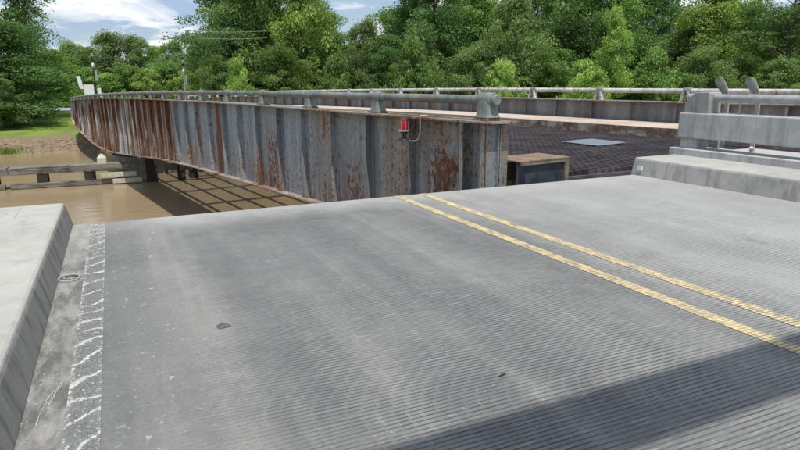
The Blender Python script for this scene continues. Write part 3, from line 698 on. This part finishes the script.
# ------------------------------------------------------------------ terrain, water
WZ = -4.8
SHORE = np.array([(-400, 130), (-150, 92), (-60, 76), (-25, 71.5), (-10, 69.6), (4, 68.5), (20, 64), (45, 50), (75, 30), (110, 4), (150, -30), (260, -120), (400, -260)], float)
def shore_dist(X, Y):
    best = np.full(X.shape, 1e9); sg = np.ones(X.shape)
    for (x0, y0), (x1, y1) in zip(SHORE[:-1], SHORE[1:]):
        dx, dy = x1-x0, y1-y0; l2 = dx*dx+dy*dy
        t = np.clip(((X-x0)*dx+(Y-y0)*dy)/l2, 0, 1); px, py = x0+t*dx, y0+t*dy
        dd = np.hypot(X-px, Y-py); cr = dx*(Y-y0)-dy*(X-x0)
        up = dd < best; best = np.where(up, dd, best); sg = np.where(up, np.sign(cr), sg)
    return best*sg
def vnoise(X, Y, s, seed):
    rng = np.random.default_rng(seed); g = rng.random((64, 64))
    x, y = X*s+17.3, Y*s+9.1; xi, yi = np.floor(x).astype(int), np.floor(y).astype(int); fx, fy = x-xi, y-yi
    fx, fy = fx*fx*(3-2*fx), fy*fy*(3-2*fy); G = lambda a, b: g[a % 64, b % 64]
    return (G(xi, yi)*(1-fx)*(1-fy) + G(xi+1, yi)*fx*(1-fy) + G(xi, yi+1)*(1-fx)*fy + G(xi+1, yi+1)*fx*fy) - 0.5
def terrain(X, Y):
    X = np.asarray(X, float); Y = np.asarray(Y, float); d = shore_dist(X, Y)
    d = d + vnoise(X, Y, .25, 3)*1.6 + vnoise(X, Y, .9, 5)*0.6
    z = np.interp(d, [-30, -6, 0, 1.6, 4.5, 12, 45, 55, 200, 900], [-8, -6.2, -4.85, -4.35, -3.75, -3.45, -2.35, -2.2, -1.5, 6])
    z = z + np.where(d > 2, vnoise(X, Y, .12, 8)*0.35 + vnoise(X, Y, .5, 9)*0.12, vnoise(X, Y, 1.1, 4)*0.25)
    # embankment of the far approach
    emb = np.where(Y > 71, -0.95 - 0.01*(Y-71) - np.maximum(0, np.abs(X-4.4)-5.2)*0.85, -99)
    z = np.maximum(z, np.where((Y > 71), emb, -99))
    # near bank behind the abutment
    nb = np.interp(-Y, [-3, 4, 14, 300], [-8, -5, -1.2, -0.8]); z = np.where(d < -20, np.maximum(z, nb), z)
    return z
gx = np.concatenate([np.linspace(-900, -80, 24), np.linspace(-76, -30, 20), np.linspace(-29, 12, 84), np.linspace(13, 110, 60), np.linspace(115, 900, 26)])
gyv = np.concatenate([np.linspace(-500, -20, 14), np.linspace(-15, 58, 40), np.linspace(58.8, 84, 56), np.linspace(85, 130, 46), np.linspace(134, 220, 22), np.linspace(240, 1500, 24)])
GX, GY = np.meshgrid(gx, gyv); GZv = terrain(GX, GY)
me = bpy.data.meshes.new('ground'); nxg, nyg = len(gx), len(gyv)
vv = np.stack([GX.ravel(), GY.ravel(), GZv.ravel()], 1)
fi = [(j*nxg+i, j*nxg+i+1, (j+1)*nxg+i+1, (j+1)*nxg+i) for j in range(nyg-1) for i in range(nxg-1)]
me.from_pydata(vv.tolist(), [], fi); me.polygons.foreach_set('use_smooth', [True]*len(me.polygons))
M = Mat('bank_ground', 0.95, 0.15); pos = M.coord('World'); x, y, z = M.sep(pos)
n1 = M.noise(pos, 0.35, 6, 0.6); n2 = M.noise(pos, 2.5, 6, 0.7); n3 = M.noise(M.mapv(pos, (1, 1, .3)), 14, 4, 0.7)
gc = M.mix(M.ss(n1, .35, .65), (0.12, 0.185, 0.030), (0.20, 0.275, 0.055)); gc = M.mix(M.math('MULTIPLY', M.ss(n3, .45, .75), .5), gc, (0.08, 0.135, 0.022))
gc = M.mix(M.math('MULTIPLY', M.ss(n2, .55, .75), .5), gc, (0.19, 0.21, 0.06))
dc = M.mix(M.ss(n2, .3, .7), (0.15, 0.105, 0.07), (0.29, 0.22, 0.15)); dc = M.mix(M.math('MULTIPLY', M.ss(n3, .5, .7), .5), dc, (0.08, 0.07, 0.04))
hz_ = M.math('ADD', z, M.math('ADD', M.math('MULTIPLY', n2, .55), M.math('MULTIPLY', n1, .5)))
M.color(M.mix(M.ss(hz_, -3.30, -2.95), dc, gc)); M.bump(n3, .7, .08)
me.materials.append(M.m); gr = put('ground', me); tag(gr, 'grassy far bank with bare earth at the waterline', 'ground', kind='structure')

M = Mat('muddy_water', 0.14, 0.5); pos = M.coord('World')
w1 = M.noise(M.mapv(pos, (1.0, 1.6, 1), rot=(0, 0, .5)), 1.1, 4, .55, .3); w2 = M.noise(pos, 6.0, 3, .5); big = M.noise(pos, .08, 4, .6)
M.color(M.mix(M.ss(big, .3, .7), (0.265, 0.200, 0.118), (0.32, 0.245, 0.150))); M.b.inputs['IOR'].default_value = 1.33
M.bump(w1, .22, .12); M.bump(w2, .12, .03)
m = MB(); m.add([(-900, -500, WZ), (900, -500, WZ), (900, 400, WZ), (-900, 400, WZ)], [(0, 1, 2, 3)])
tag(m.build('water', M.m), 'muddy brown river water flowing under the bridge', 'water', kind='structure')

# far road on the bank
m = MB()
XR = np.linspace(-120, -1.5, 60)
def ridge(xv, dd):                 # a line following the bank at a distance inland
    return np.interp(xv, SHORE[:, 0], SHORE[:, 1]) + dd
for xv in XR:
    ya, yb = ridge(xv, 42.0), ridge(xv, 49.0); za = float(terrain(xv, ya))+.12; zb_ = float(terrain(xv, yb))+.16
    m.v += [(xv, ya, za), (xv, yb, zb_)]
m.f += [(2*k, 2*k+2, 2*k+3, 2*k+1) for k in range(len(XR)-1)]
tag(m.build('far_road', simple('pale_asphalt', (0.30, 0.30, 0.29), (0.40, 0.40, 0.38), 1.0)), 'pale road running along the top of the far bank', 'road', kind='structure')
# far abutment and the road leaving it
fa = empty('abutment', (4.4, 71.6, -5.5)); tag(fa, 'shaded concrete abutment beneath the far end of the bridge', 'abutment')
m = MB(); m.box(-6.2, 6.2, 0, 1.2, -1, 4.2); m.build('wall', OLDC, fa, bevel=.03)
m = MB(); m.box(-6.2, 6.2, 1.25, 120, 4.35, 4.62); m.build('roadway', simple('far_asphalt', (0.14, 0.14, 0.14), (0.2, 0.2, 0.2), 2), fa)

# stones along the far waterline
m = MB(); rng = random.Random(4)
for i in range(300):
    xv = rng.uniform(-40, 0); dd = rng.gauss(1.2, 0.9) if i % 3 else rng.gauss(2.6, 1.2); yv = float(np.interp(xv, SHORE[:, 0], SHORE[:, 1])) + dd
    zv = float(terrain(xv, yv)); q = rng.uniform(.05, .20) * (1.25 if -8 < xv < -2 else .8); b = len(m.v)
    pts = []
    for zz, rr in ((-.3, .8), (.2, 1.0), (.6, .6)):
        for k in range(5):
            a = k*1.2566+rng.random(); pts.append((xv+q*rr*math.cos(a)*rng.uniform(.8, 1.3), yv+q*rr*math.sin(a), zv+q*zz*rng.uniform(.7, 1.1)))
    m.add(pts, [(k, (k+1) % 5, 5+(k+1) % 5, 5+k) for k in range(5)] + [(5+k, 5+(k+1) % 5, 10+(k+1) % 5, 10+k) for k in range(5)] + [(10, 11, 12, 13, 14)])
tag(m.build('riprap', simple('bank_stones', (0.17, 0.14, 0.10), (0.33, 0.28, 0.21), .8)), 'loose pale stones scattered along the far waterline', 'stones', kind='stuff')

# ------------------------------------------------------------------ pivot pier and timber fender
pc_ = b2w(PO, PS); pp = empty('pivot_pier', (pc_.x, pc_.y, -8)); tag(pp, 'round concrete pivot pier in the dark beneath the bridge middle', 'pier')
m = MB(); m.lathe([(5.0, 0), (5.0, 3.9), (5.2, 3.95), (5.2, 4.36)], 48); m.build('drum', OLDC, pp)
fd = empty('timber_fender', (-0.2, 44.5, WZ)); tag(fd, 'weathered timber fender of long walers reaching left from the pier', 'fender')
ang = math.atan2(44.9-44.5, -7.2+0.2)
ux, uy = math.cos(ang), math.sin(ang)                 # along the fender, away from the pier
def fbox(name, mat, a0, a1, w0, w1, z0, z1, bev=.02, tilt=0.0):
    m = MB(); m.box(a0, a1, w0, w1, z0, z1); o = m.build(name, mat, fd, bevel=bev, rz=ang); o.rotation_euler[1] = tilt; return o
segs = [(-0.6, 6.1), (6.12, 13.0), (13.02, 20)]
for i, (a0, a1) in enumerate(segs):
    # local +y after the turn points towards the viewer side
    fbox('waler', TIMBER, a0, a1, 0.10, 0.42, 0.92, 1.27); fbox('waler', TIMBER, a0+.25*i, a1, 0.12, 0.42, 0.02, 0.36)
    fbox('cap_plank', TIMBER, a0+.1, a1, -0.75, 0.36, 1.28, 1.36, .015)
    fbox('waler', TIMBER, a0, a1, -0.80, -0.50, 0.85, 1.2)
for k in range(8):
    a = 1.55 + 2.72*k; fbox('block', DARKW, a-.34, a+.34, -0.05, 0.095, 0.30, 0.98); fbox('block', DARKW, a-.30, a+.30, 0.13, 0.40, 0.365, 0.915)
    m = MB(); m.tube([(a*ux, a*uy-.1, -4), (a*ux, a*uy-.1, 1.2)], .17, 10); m.build('pile', DARKW, fd)
fbox('waler', PALEW, -1.3, 0.9, 0.45, 0.62, 0.50, 0.80); fbox('waler', PALEW, -1.6, 0.2, 0.45, 0.62, 0.06, 0.36)
fbox('waler', TIMBER, -0.9, 1.4, 0.44, 0.60, 1.0, 1.3)
m = MB(); m.loft([oct_ring(0, 0, 1.36, .30, .30), oct_ring(0, 0, 1.75, .28, .28), oct_ring(0, 0, 2.0, .08, .08)]); o = m.build('bollard', PALEW, fd); o.location = (.75*ux, .75*uy, 0)
# bearing blocks and spare timbers beside the pier
fbox('pile_cluster', DARKW, -2.6, -1.9, -0.6, 0.5, -3, 1.5); fbox('pile_cluster', DARKW, -4.4, -3.9, -0.6, 0.4, -3, 1.2)
m = MB(); o = fbox('pipe_boom', GALV, -9.5, -4.6, -.9, -.6, 0.75, 1.0)
for a in (-5, -7.2, -9.2): fbox('block', DARKW, a-.3, a+.3, -1.3, -.2, -2, 0.74)

# ------------------------------------------------------------------ far signals, boards, wires
def signal(px, depth, h, label):
    X, Y = at_depth(px, depth); z0 = float(terrain(X, Y)); e = empty('signal_post', (X, Y, z0)); tag(e, label, 'signal', 'signal posts at the far end of the bridge')
    top = EYE + h
    H = top - z0
    m = MB(); m.tube([(0, 0, 0), (0, 0, H*.62), (0, 0, H)], [.11, .09, .06], 10); m.build('pole', GALV if px > 150 else BLACK, e, smooth=True)
    for dz, mat, r_ in ((-.12, BLACK, .17), (-.95, BLACK, .15)):
        m = MB(); m.tube([(-.1, .02, H+dz), (-.02, -.16, H+dz)], [r_, r_], 14); m.build('signal_head', mat, e, smooth=True)
    m = MB(); m.box(-.13, .13, -.2, -.05, H-.72, H-.32); m.build('sign_plate', GALV, e)
    m = MB(); m.lathe([(.05, H-2.05), (.14, H-1.95), (.17, H-1.75), (.14, H-1.55), (.06, H-1.48)], 14); m.build('lamp', WHITE, e, smooth=True)
    m = MB(); m.box(.12, .34, -.12, .12, H-3.6, H-2.3); m.build('cabinet', GALV, e)
signal(95.5, 74, 4.2, 'slim dark signal post with white lamp left at the far bridge end')
signal(185, 80, 3.6, 'slim grey signal post with white lamp right at the far bridge end')
X, Y = at_depth(90, 72); bd = empty('white_board', (X, Y, float(terrain(X, Y))-.1)); tag(bd, 'white barrier panels standing beside the left signal post', 'barrier')
zg = bd.location.z; bd.rotation_euler[2] = -R(YAW)
def panel(x0, x1, z0, z1, lean=0.0):
    m = MB(); m.add([(x0, -.04, z0-zg), (x1, -.04, z0-zg), (x1-lean, -.04, z1-zg), (x0-lean, -.04, z1-zg), (x0, .04, z0-zg), (x1, .04, z0-zg), (x1-lean, .04, z1-zg), (x0-lean, .04, z1-zg)],
                    [(0, 1, 2, 3), (7, 6, 5, 4), (0, 4, 5, 1), (1, 5, 6, 2), (2, 6, 7, 3), (3, 7, 4, 0)]); m.build('panel', WHITE, bd)
panel(-1.2, -.75, 1.25, 2.75, .3); panel(-.72, .45, 0.6, 1.75); panel(.9, 1.3, .3, 1.35)
for xx in (-1.0, .2, 1.2):
    m = MB(); m.box(xx-.05, xx+.05, .05, .12, 0, 2.4); m.build('leg', GALV, bd)
X, Y = at_depth(174, 70); ys_ = empty('yellow_marker', (X, Y, -0.9)); ys_.rotation_euler[2] = -R(YAW); tag(ys_, 'small yellow marker plate near the far end of the bridge', 'marker')
m = MB(); m.box(-.22, .22, -.02, .02, 1.35, 1.85); m.build('plate', YELSIGN, ys_, bevel=.005); m = MB(); m.tube([(0, .05, 0), (0, .05, 1.8)], .03, 8); m.build('post', GALV, ys_)
for i, py in enumerate((36.5, 43.0)):
    pts = []
    for k in range(13):
        px = 202 + (270-202)*k/12; X, Y = at_depth(px, 71); zz = EYE + (88-py)/600*71*1.0 - 0.0 - .10*math.sin(math.pi*k/12); pts.append((X, Y, zz))
    m = MB(); m.tube(pts, .012, 5); tag(m.build('power_line', GALV), '%s of two thin wires crossing in front of the tall trees' % ('upper', 'lower')[i], 'wire')

# ------------------------------------------------------------------ vegetation
def leaf_mat(name, dark, light, trans=0.45):
    m = bpy.data.materials.new(name); m.use_nodes = True; t = m.node_tree; n = t.nodes; l = t.links
    for q in list(n): n.remove(q)
    out = n.new('ShaderNodeOutputMaterial'); at = n.new('ShaderNodeAttribute'); at.attribute_name = 'tint'
    oi = n.new('ShaderNodeObjectInfo'); mixc = n.new('ShaderNodeMix'); mixc.data_type = 'RGBA'
    mixc.inputs[6].default_value = (*dark, 1); mixc.inputs[7].default_value = (*light, 1); l.new(at.outputs['Fac'], mixc.inputs[0])
    hs = n.new('ShaderNodeHueSaturation'); mr = n.new('ShaderNodeMapRange'); mr.inputs[3].default_value = .484; mr.inputs[4].default_value = .502
    l.new(oi.outputs['Random'], mr.inputs[0]); l.new(mr.outputs[0], hs.inputs['Hue'])
    mv = n.new('ShaderNodeMapRange'); mv.inputs[3].default_value = .98; mv.inputs[4].default_value = 1.36; l.new(oi.outputs['Random'], mv.inputs[0]); l.new(mv.outputs[0], hs.inputs['Value'])
    hs.inputs['Saturation'].default_value = .97; l.new(mixc.outputs[2], hs.inputs['Color'])
    p = n.new('ShaderNodeBsdfPrincipled'); p.inputs['Roughness'].default_value = .55; p.inputs['Specular IOR Level'].default_value = .3; l.new(hs.outputs[0], p.inputs['Base Color'])
    tr = n.new('ShaderNodeBsdfTranslucent'); br_ = n.new('ShaderNodeMix'); br_.data_type = 'RGBA'; br_.blend_type = 'MULTIPLY'; br_.inputs[0].default_value = 1; br_.inputs[7].default_value = (1.0, 1.25, .55, 1)
    l.new(hs.outputs[0], br_.inputs[6]); l.new(br_.outputs[2], tr.inputs[0])
    ms = n.new('ShaderNodeMixShader'); ms.inputs[0].default_value = trans; l.new(p.outputs[0], ms.inputs[1]); l.new(tr.outputs[0], ms.inputs[2]); l.new(ms.outputs[0], out.inputs[0]); return m
LEAF = {'mid': leaf_mat('leaf_mid', (0.066, 0.128, 0.036), (0.215, 0.335, 0.095)),
        'dark': leaf_mat('leaf_dark', (0.044, 0.096, 0.036), (0.140, 0.235, 0.080)),
        'lite': leaf_mat('leaf_light', (0.125, 0.210, 0.045), (0.36, 0.49, 0.135)),
        'grey': leaf_mat('leaf_grey', (0.092, 0.155, 0.055), (0.24, 0.34, 0.130))}
BARK = simple('bark', (0.05, 0.04, 0.03), (0.13, 0.11, 0.085), 3.0, .95, .1)

def crown_mesh(name, seed, H, rad, z0, nl, lump, leaf, nleaf, mat, shape='round', flat=.8):
    rng = np.random.default_rng(seed); C = []; tries = 0
    ph = rng.random(4)*6.283
    while len(C) < nl and tries < 9000:
        tries += 1
        t = rng.random()
        if shape == 'round': env = math.sin(math.pi*min(1, .12+.86*t))**.55
        elif shape == 'tall': env = (1-t)**.45*min(1, .55+t*2)
        elif shape == 'pine': env = (.45+.55*math.sin(math.pi*t)) * (1 if rng.random() < .8 else 1.25)
        else: env = math.sqrt(max(0, 1-t*t))
        a = rng.random()*6.283; wob = 1 + .22*math.sin(2*a+ph[0]+5*t) + .16*math.sin(3*a+ph[1]-7*t) + .12*math.sin(5*a+ph[2]+11*t)
        r_ = rad*env*wob*math.sqrt(rng.random())*.98
        C.append((r_*math.cos(a), r_*math.sin(a), z0+(H-z0)*t, lump*(rng.uniform(.4, 1.0) if rng.random() < .55 else rng.uniform(1.0, 1.7))))
    C = np.array(C); P = []; Nn = []; S = []; T = []
    per = nleaf//nl
    for cx, cy, cz, r_ in C:
        n = int(per*(r_/lump)**1.6)+8; d = rng.normal(size=(n, 3)); d[:, 2] += .35; d /= np.linalg.norm(d, axis=1)[:, None]
        rr = r_*(.35+.85*rng.random(n)**.7); q_ = d*rr[:, None]*np.array([1.0, 1.0, flat*.85]); ax = np.array([cx, cy, 0.0]) + rng.normal(size=3)*np.array([.8, .8, .5])*rad*.35; ax /= np.linalg.norm(ax)+1e-6
        q_ = q_ + ax[None, :]*(q_@ax)[:, None]*rng.uniform(.1, .8); p = np.array([cx, cy, cz]) + q_; stray = rng.random(n) < .06; p[stray] += d[stray]*r_*.45
        nn = d*.55 + rng.normal(size=(n, 3))*.75 + np.array([0, 0, .35]); nn /= np.linalg.norm(nn, axis=1)[:, None]
        P.append(p); Nn.append(nn); S.append(leaf*rng.uniform(.6, 1.5, n)); T.append(np.clip(rng.random()*.5 + rng.random(n)*.6, 0, 1))
    P = np.concatenate(P); Nn = np.concatenate(Nn); S = np.concatenate(S); T = np.concatenate(T); n = len(P)
    q = rng.normal(size=(n, 3)); u = np.cross(Nn, q); u /= np.linalg.norm(u, axis=1)[:, None]; w = np.cross(Nn, u)
    u *= (S*.5)[:, None]; w *= (S*.34)[:, None]
    V = np.stack([P-u, P+w+Nn*(S*.08)[:, None], P+u, P-w+Nn*(S*.08)[:, None]], 1).reshape(-1, 3)
    me = bpy.data.meshes.new(name); me.vertices.add(4*n); me.vertices.foreach_set('co', V.ravel()); me.loops.add(4*n); me.loops.foreach_set('vertex_index', np.arange(4*n, dtype=np.int32))
    me.polygons.add(n); me.polygons.foreach_set('loop_start', np.arange(0, 4*n, 4, dtype=np.int32)); me.polygons.foreach_set('loop_total', np.full(n, 4, np.int32))
    at = me.attributes.new('tint', 'FLOAT', 'FACE'); at.data.foreach_set('value', T.astype(np.float32)); me.update(calc_edges=True); me.materials.append(mat)
    return me, C
def trunk_mesh(name, seed, H, r0, C, bare=0.35, nlimb=16):
    rng = random.Random(seed); m = MB(); pts = []; rs = []
    for k in range(9):
        t = k/8; pts.append((rng.gauss(0, .12)*(k > 0)+.25*math.sin(3*t+seed), rng.gauss(0, .12)*(k > 0), H*.9*t-.6*(k == 0))); rs.append(r0*(1-.86*t)*(1.35 if k == 0 else 1))
    m.tube(pts, rs, 9)
    idx = list(range(len(C))); rng.shuffle(idx)
    for i in idx[:nlimb]:
        cx, cy, cz, _ = C[i]; zs = max(H*bare*.8, cz - math.hypot(cx, cy)*.75 - .3); t = min(.98, max(0, zs/(H*.9))); k = t*8; k0 = int(k); f = k-k0
        base = Vector(pts[k0]).lerp(Vector(pts[min(8, k0+1)]), f); tip = Vector((cx, cy, cz)); mid = base.lerp(tip, .5)+Vector((0, 0, .25*(tip-base).length*.4)); r_ = max(.03, rs[k0]*.45)
        m.tube([base, mid, tip], [r_, r_*.65, r_*.25], 6)
    return m.mesh(name, BARK, smooth=True)
PROTO = {}
def proto(key, seed, H, rad, z0, nl, lump, leaf, nleaf, mat, shape, r0, bare=.3, nlimb=16, flat=.8):
    cm, C = crown_mesh('crown_'+key, seed, H, rad, z0, nl, lump, leaf, nleaf, LEAF[mat], shape, flat); PROTO[key] = (cm, trunk_mesh('trunk_'+key, seed, H, r0, C, bare, nlimb), H, rad)
proto('oak', 11, 20, 6.6, 2.8, 150, 1.12, .30, 30000, 'mid', 'round', .45, .3, 30)
proto('oak_dark', 12, 22, 6.4, 2.0, 150, 1.15, .30, 30000, 'dark', 'round', .48, .3, 30)
proto('ash', 13, 21, 5.4, 2.5, 110, 1.0, .28, 22000, 'mid', 'tall', .4, .3, 34)
proto('poplar', 14, 19, 4.6, 2.0, 110, .92, .27, 21000, 'lite', 'tall', .34, .3, 30)
proto('sycamore', 15, 22, 6.0, 2.0, 110, 1.1, .42, 15000, 'lite', 'round', .42, .3, 26)
proto('willow', 16, 12, 4.7, 0.8, 120, .78, .22, 24000, 'grey', 'round', .28, .3, 24)
proto('elm', 20, 15, 5.2, 1.5, 130, .88, .25, 24000, 'mid', 'round', .34, .3, 24)
proto('bush', 17, 5.5, 3.6, 0.1, 70, .62, .22, 14000, 'lite', 'dome', .14, .1, 10)
proto('bush_dark', 18, 6.0, 3.6, 0.1, 70, .66, .23, 14000, 'mid', 'dome', .14, .1, 10)
proto('pine', 19, 23, 4.6, 6.0, 70, .95, .24, 16000, 'dark', 'pine', .36, .25, 50, .45)
TREEGROUP = 'trees of the wood on the far bank'
def tree(key, px, depth, top_y=None, width=None, label=None, name=None, H=None, shared=False, zoff=0.0):
    """px = photo column, depth = metres into the scene; it is rooted on the terrain; top_y gives its height there"""
    X, Y = at_depth(px, depth); z0 = float(terrain(X, Y)) - .15
    if H is None: H = EYE + (88-top_y)/600*depth*1.02 - z0
    cm, tm, Hp, rp = PROTO[key]; k = H/Hp
    kw = (width/600*depth/2)/(rp*1.12) if width else k
    e = empty(name or 'tree', (X, Y, z0), random.uniform(0, 6.28)); e.scale = (kw, kw, k)
    put('crown', cm, e); put('trunk', tm, e)
    tag(e, label or 'leafy green tree in the second row of the wood', 'bush' if name == 'bush' else 'tree', TREEGROUP); return e
# left cluster on the near side of the lawn
tree('oak_dark', 4, 74, 30, 120, 'broad green tree overhanging the grass at the far left')
tree('oak_dark', -44, 70, 8, 120, 'dark tree cut by the left edge of the picture')
tree('elm', 26, 84, 40, 100, 'rounded tree at the right of the left-hand clump')
tree('willow', -8, 70, 80, 60, 'low tree hanging over the waterline at the left edge')
tree('ash', 30, 86, -30, 84, 'tall feathery tree rising over the left-hand clump')
tree('ash', -20, 80, -40, 90, 'tall tree behind the left-hand clump at the picture edge')
ORD = ['first', 'second', 'third', 'fourth', 'fifth', 'sixth', 'seventh', 'eighth', 'ninth', 'tenth', 'eleventh', 'twelfth', 'thirteenth', 'fourteenth', 'fifteenth', 'sixteenth', 'seventeenth', 'eighteenth', 'nineteenth', 'twentieth'] 
def nth(i): return ORD[i] if i < 20 else 'twenty-' + ORD[i-20] if i < 29 else 'last'
FAR = [(60, 60, 56, 118, 'elm'), (76, 50, 50, 122, 'willow'), (93, 54, 46, 128, 'poplar'), (113, 42, 60, 124, 'willow'), (138, 45, 54, 126, 'willow'), (157, 53, 44, 130, 'poplar'), (176, 50, 48, 122, 'willow'), (198, 54, 48, 124, 'willow')]  # lighter leaf kinds: the haze of distance is put into the colour
FARB = [(66, 80, 46, 114, 'bush_dark'), (88, 76, 50, 114, 'bush_dark'), (106, 78, 50, 113, 'bush'), (128, 72, 52, 114, 'bush_dark'), (150, 74, 50, 114, 'bush'), (170, 72, 50, 116, 'bush_dark'), (190, 76, 50, 114, 'bush')]
for i, (px, ty, w, d_, k_) in enumerate(FAR): tree(k_, px, d_, ty, w, 'pale distant tree below the open sky, %s from the left in its row' % nth(i))
for i, (px, ty, w, d_, k_) in enumerate(FARB): tree(k_, px, d_, ty, w, 'distant low bush below the open sky, %s from the left' % nth(i), name='bush')
# the wood behind the bridge, left to right
tree('oak_dark', 236, 84, -22, 92, 'tall dark tree standing left of the wood beside the open sky')
tree('oak', 268, 82, -34, 92, 'tall full tree behind the two wires')
tree('sycamore', 302, 79, -26, 62, 'bright big-leaved tree left of the sky gap')
tree('willow', 366, 80, 34, 60, 'rounded olive-green tree filling the foot of the sky gap')
tree('oak_dark', 414, 86, -30, 54, 'dark slender-crowned tree right of the sky gap')
tree('oak_dark', 436, 84, -26, 92, 'broad dark tree behind the middle of the bridge rail')
tree('ash', 478, 82, -4, 70, 'loose tree with thin grey twigs at its top right of the dark one')
tree('willow', 512, 78, 12, 76, 'soft yellow-green tree above the bridge end post')
tree('oak_dark', 566, 84, -30, 92, 'tall dark tree right of the soft yellow-green one')
tree('oak', 606, 82, -24, 80, 'tall tree in the right half with bright leaf clumps on its front')
tree('oak_dark', 642, 86, -6, 70, 'dark tree left of the small right-hand sky gap')
tree('poplar', 708, 80, -4, 84, 'pale yellow-green tall tree near the right-hand sky gap')
tree('oak', 744, 84, 14, 76, 'leafy tree between the pale one and the pine')
tree('pine', 782, 74, -26, 92, 'dark pine with a bare visible trunk near the right edge', name='pine_tree')
tree('oak_dark', 832, 82, -20, 90, 'dark tree just beyond the right edge of the picture')
# bushes and understorey
UN = [('bush_dark', 414, 74, 54, 60, 'dark conical bush below the broad dark tree'), ('bush', 238, 73, 66, 40, 'bright yellow-green bush over the bridge rail below the wires'),
      ('elm', 216, 77, 60, 40, 'round bush at the left foot of the tall dark tree'), ('elm', 284, 76, 52, 70, 'leafy bush at the foot of the bright big-leaved tree'),
      ('bush_dark', 338, 75, 66, 56, 'bush at the left foot of the rounded olive-green tree'), ('willow', 468, 76, 58, 64, 'light bush between the dark conical one and the soft tree'),
      ('bush', 503, 72, 70, 60, 'light bush right above the bridge end post'), ('elm', 552, 76, 56, 66, 'mid-green bush right of the end post'),
      ('poplar', 611, 74, 22, 44, 'bright bush in front of the tree with leaf clumps'), ('bush', 584, 71, 70, 60, 'low light bush above the far girder'), ('bush_dark', 652, 73, 64, 66, 'bush left of the parapet end block'),
      ('willow', 702, 74, 58, 70, 'pale bush above the parapet end block'), ('elm', 744, 74, 62, 60, 'dark bush behind the paddle stand'), ('willow', 778, 71, 70, 64, 'light bush at the right edge above the pipe rail'),
      ('oak_dark', 386, 78, 56, 44, 'small dark bush right of the olive-green tree'), ('bush', 802, 72, 68, 60, 'bush cut by the right edge of the picture')]
for k_, px, d_, ty, w, lb in UN: tree(k_, px, d_, ty, w, lb, name='bush')
# second row closing the wood
rg = random.Random(21)
for i_, px in enumerate(range(212, 850, 23)):
    ty = rg.uniform(-10, 22)
    if 335 < px < 394: ty = rg.uniform(48, 58)
    if 655 < px < 700: ty = rg.uniform(22, 32)
    if 720 < px < 765: ty = rg.uniform(20, 30)
    if px < 222: ty = 40
    tree(rg.choice(['oak_dark', 'oak', 'ash', 'elm']), px, rg.uniform(95, 112), ty, rg.uniform(60, 84) if not 335 < px < 390 else 40, 'back-row tree of the wood behind the bridge, %s from the left' % nth(i_))
for i_, px in enumerate(range(238, 860, 30)):
    tree(rg.choice(['elm', 'willow', 'elm', 'oak_dark']), px, rg.uniform(80, 92), rg.uniform(34, 62), rg.uniform(56, 84), 'undergrowth bush at the foot of the wood, %s from the left' % nth(i_), name='bush')
# reeds on the far waterline
m = MB(); X, Y = on_level(6, 150, -4.4).xy
rp_ = empty('reed_clump', (X, Y, float(terrain(X, Y))-.05)); tag(rp_, 'clump of tall grass at the waterline by the left edge', 'plant')
for k in range(260):
    a = rg.uniform(0, 6.28); r_ = abs(rg.gauss(0, .9)); x0, y0 = r_*math.cos(a)*1.5, r_*math.sin(a)*.7; hh = rg.uniform(.5, 1.3); lx, ly = rg.gauss(0, .25), rg.gauss(0, .25); w = rg.uniform(.02, .045)
    m.add([(x0-w, y0, 0), (x0+w, y0, 0), (x0+lx*.5+w*.7, y0+ly*.5, hh*.6), (x0+lx*.5-w*.7, y0+ly*.5, hh*.6), (x0+lx, y0+ly, hh)], [(0, 1, 2, 3), (3, 2, 4)])
tag(m.build('blades', simple('reed', (0.10, 0.14, 0.03), (0.22, 0.26, 0.08), 1.0), rp_), kind='stuff')
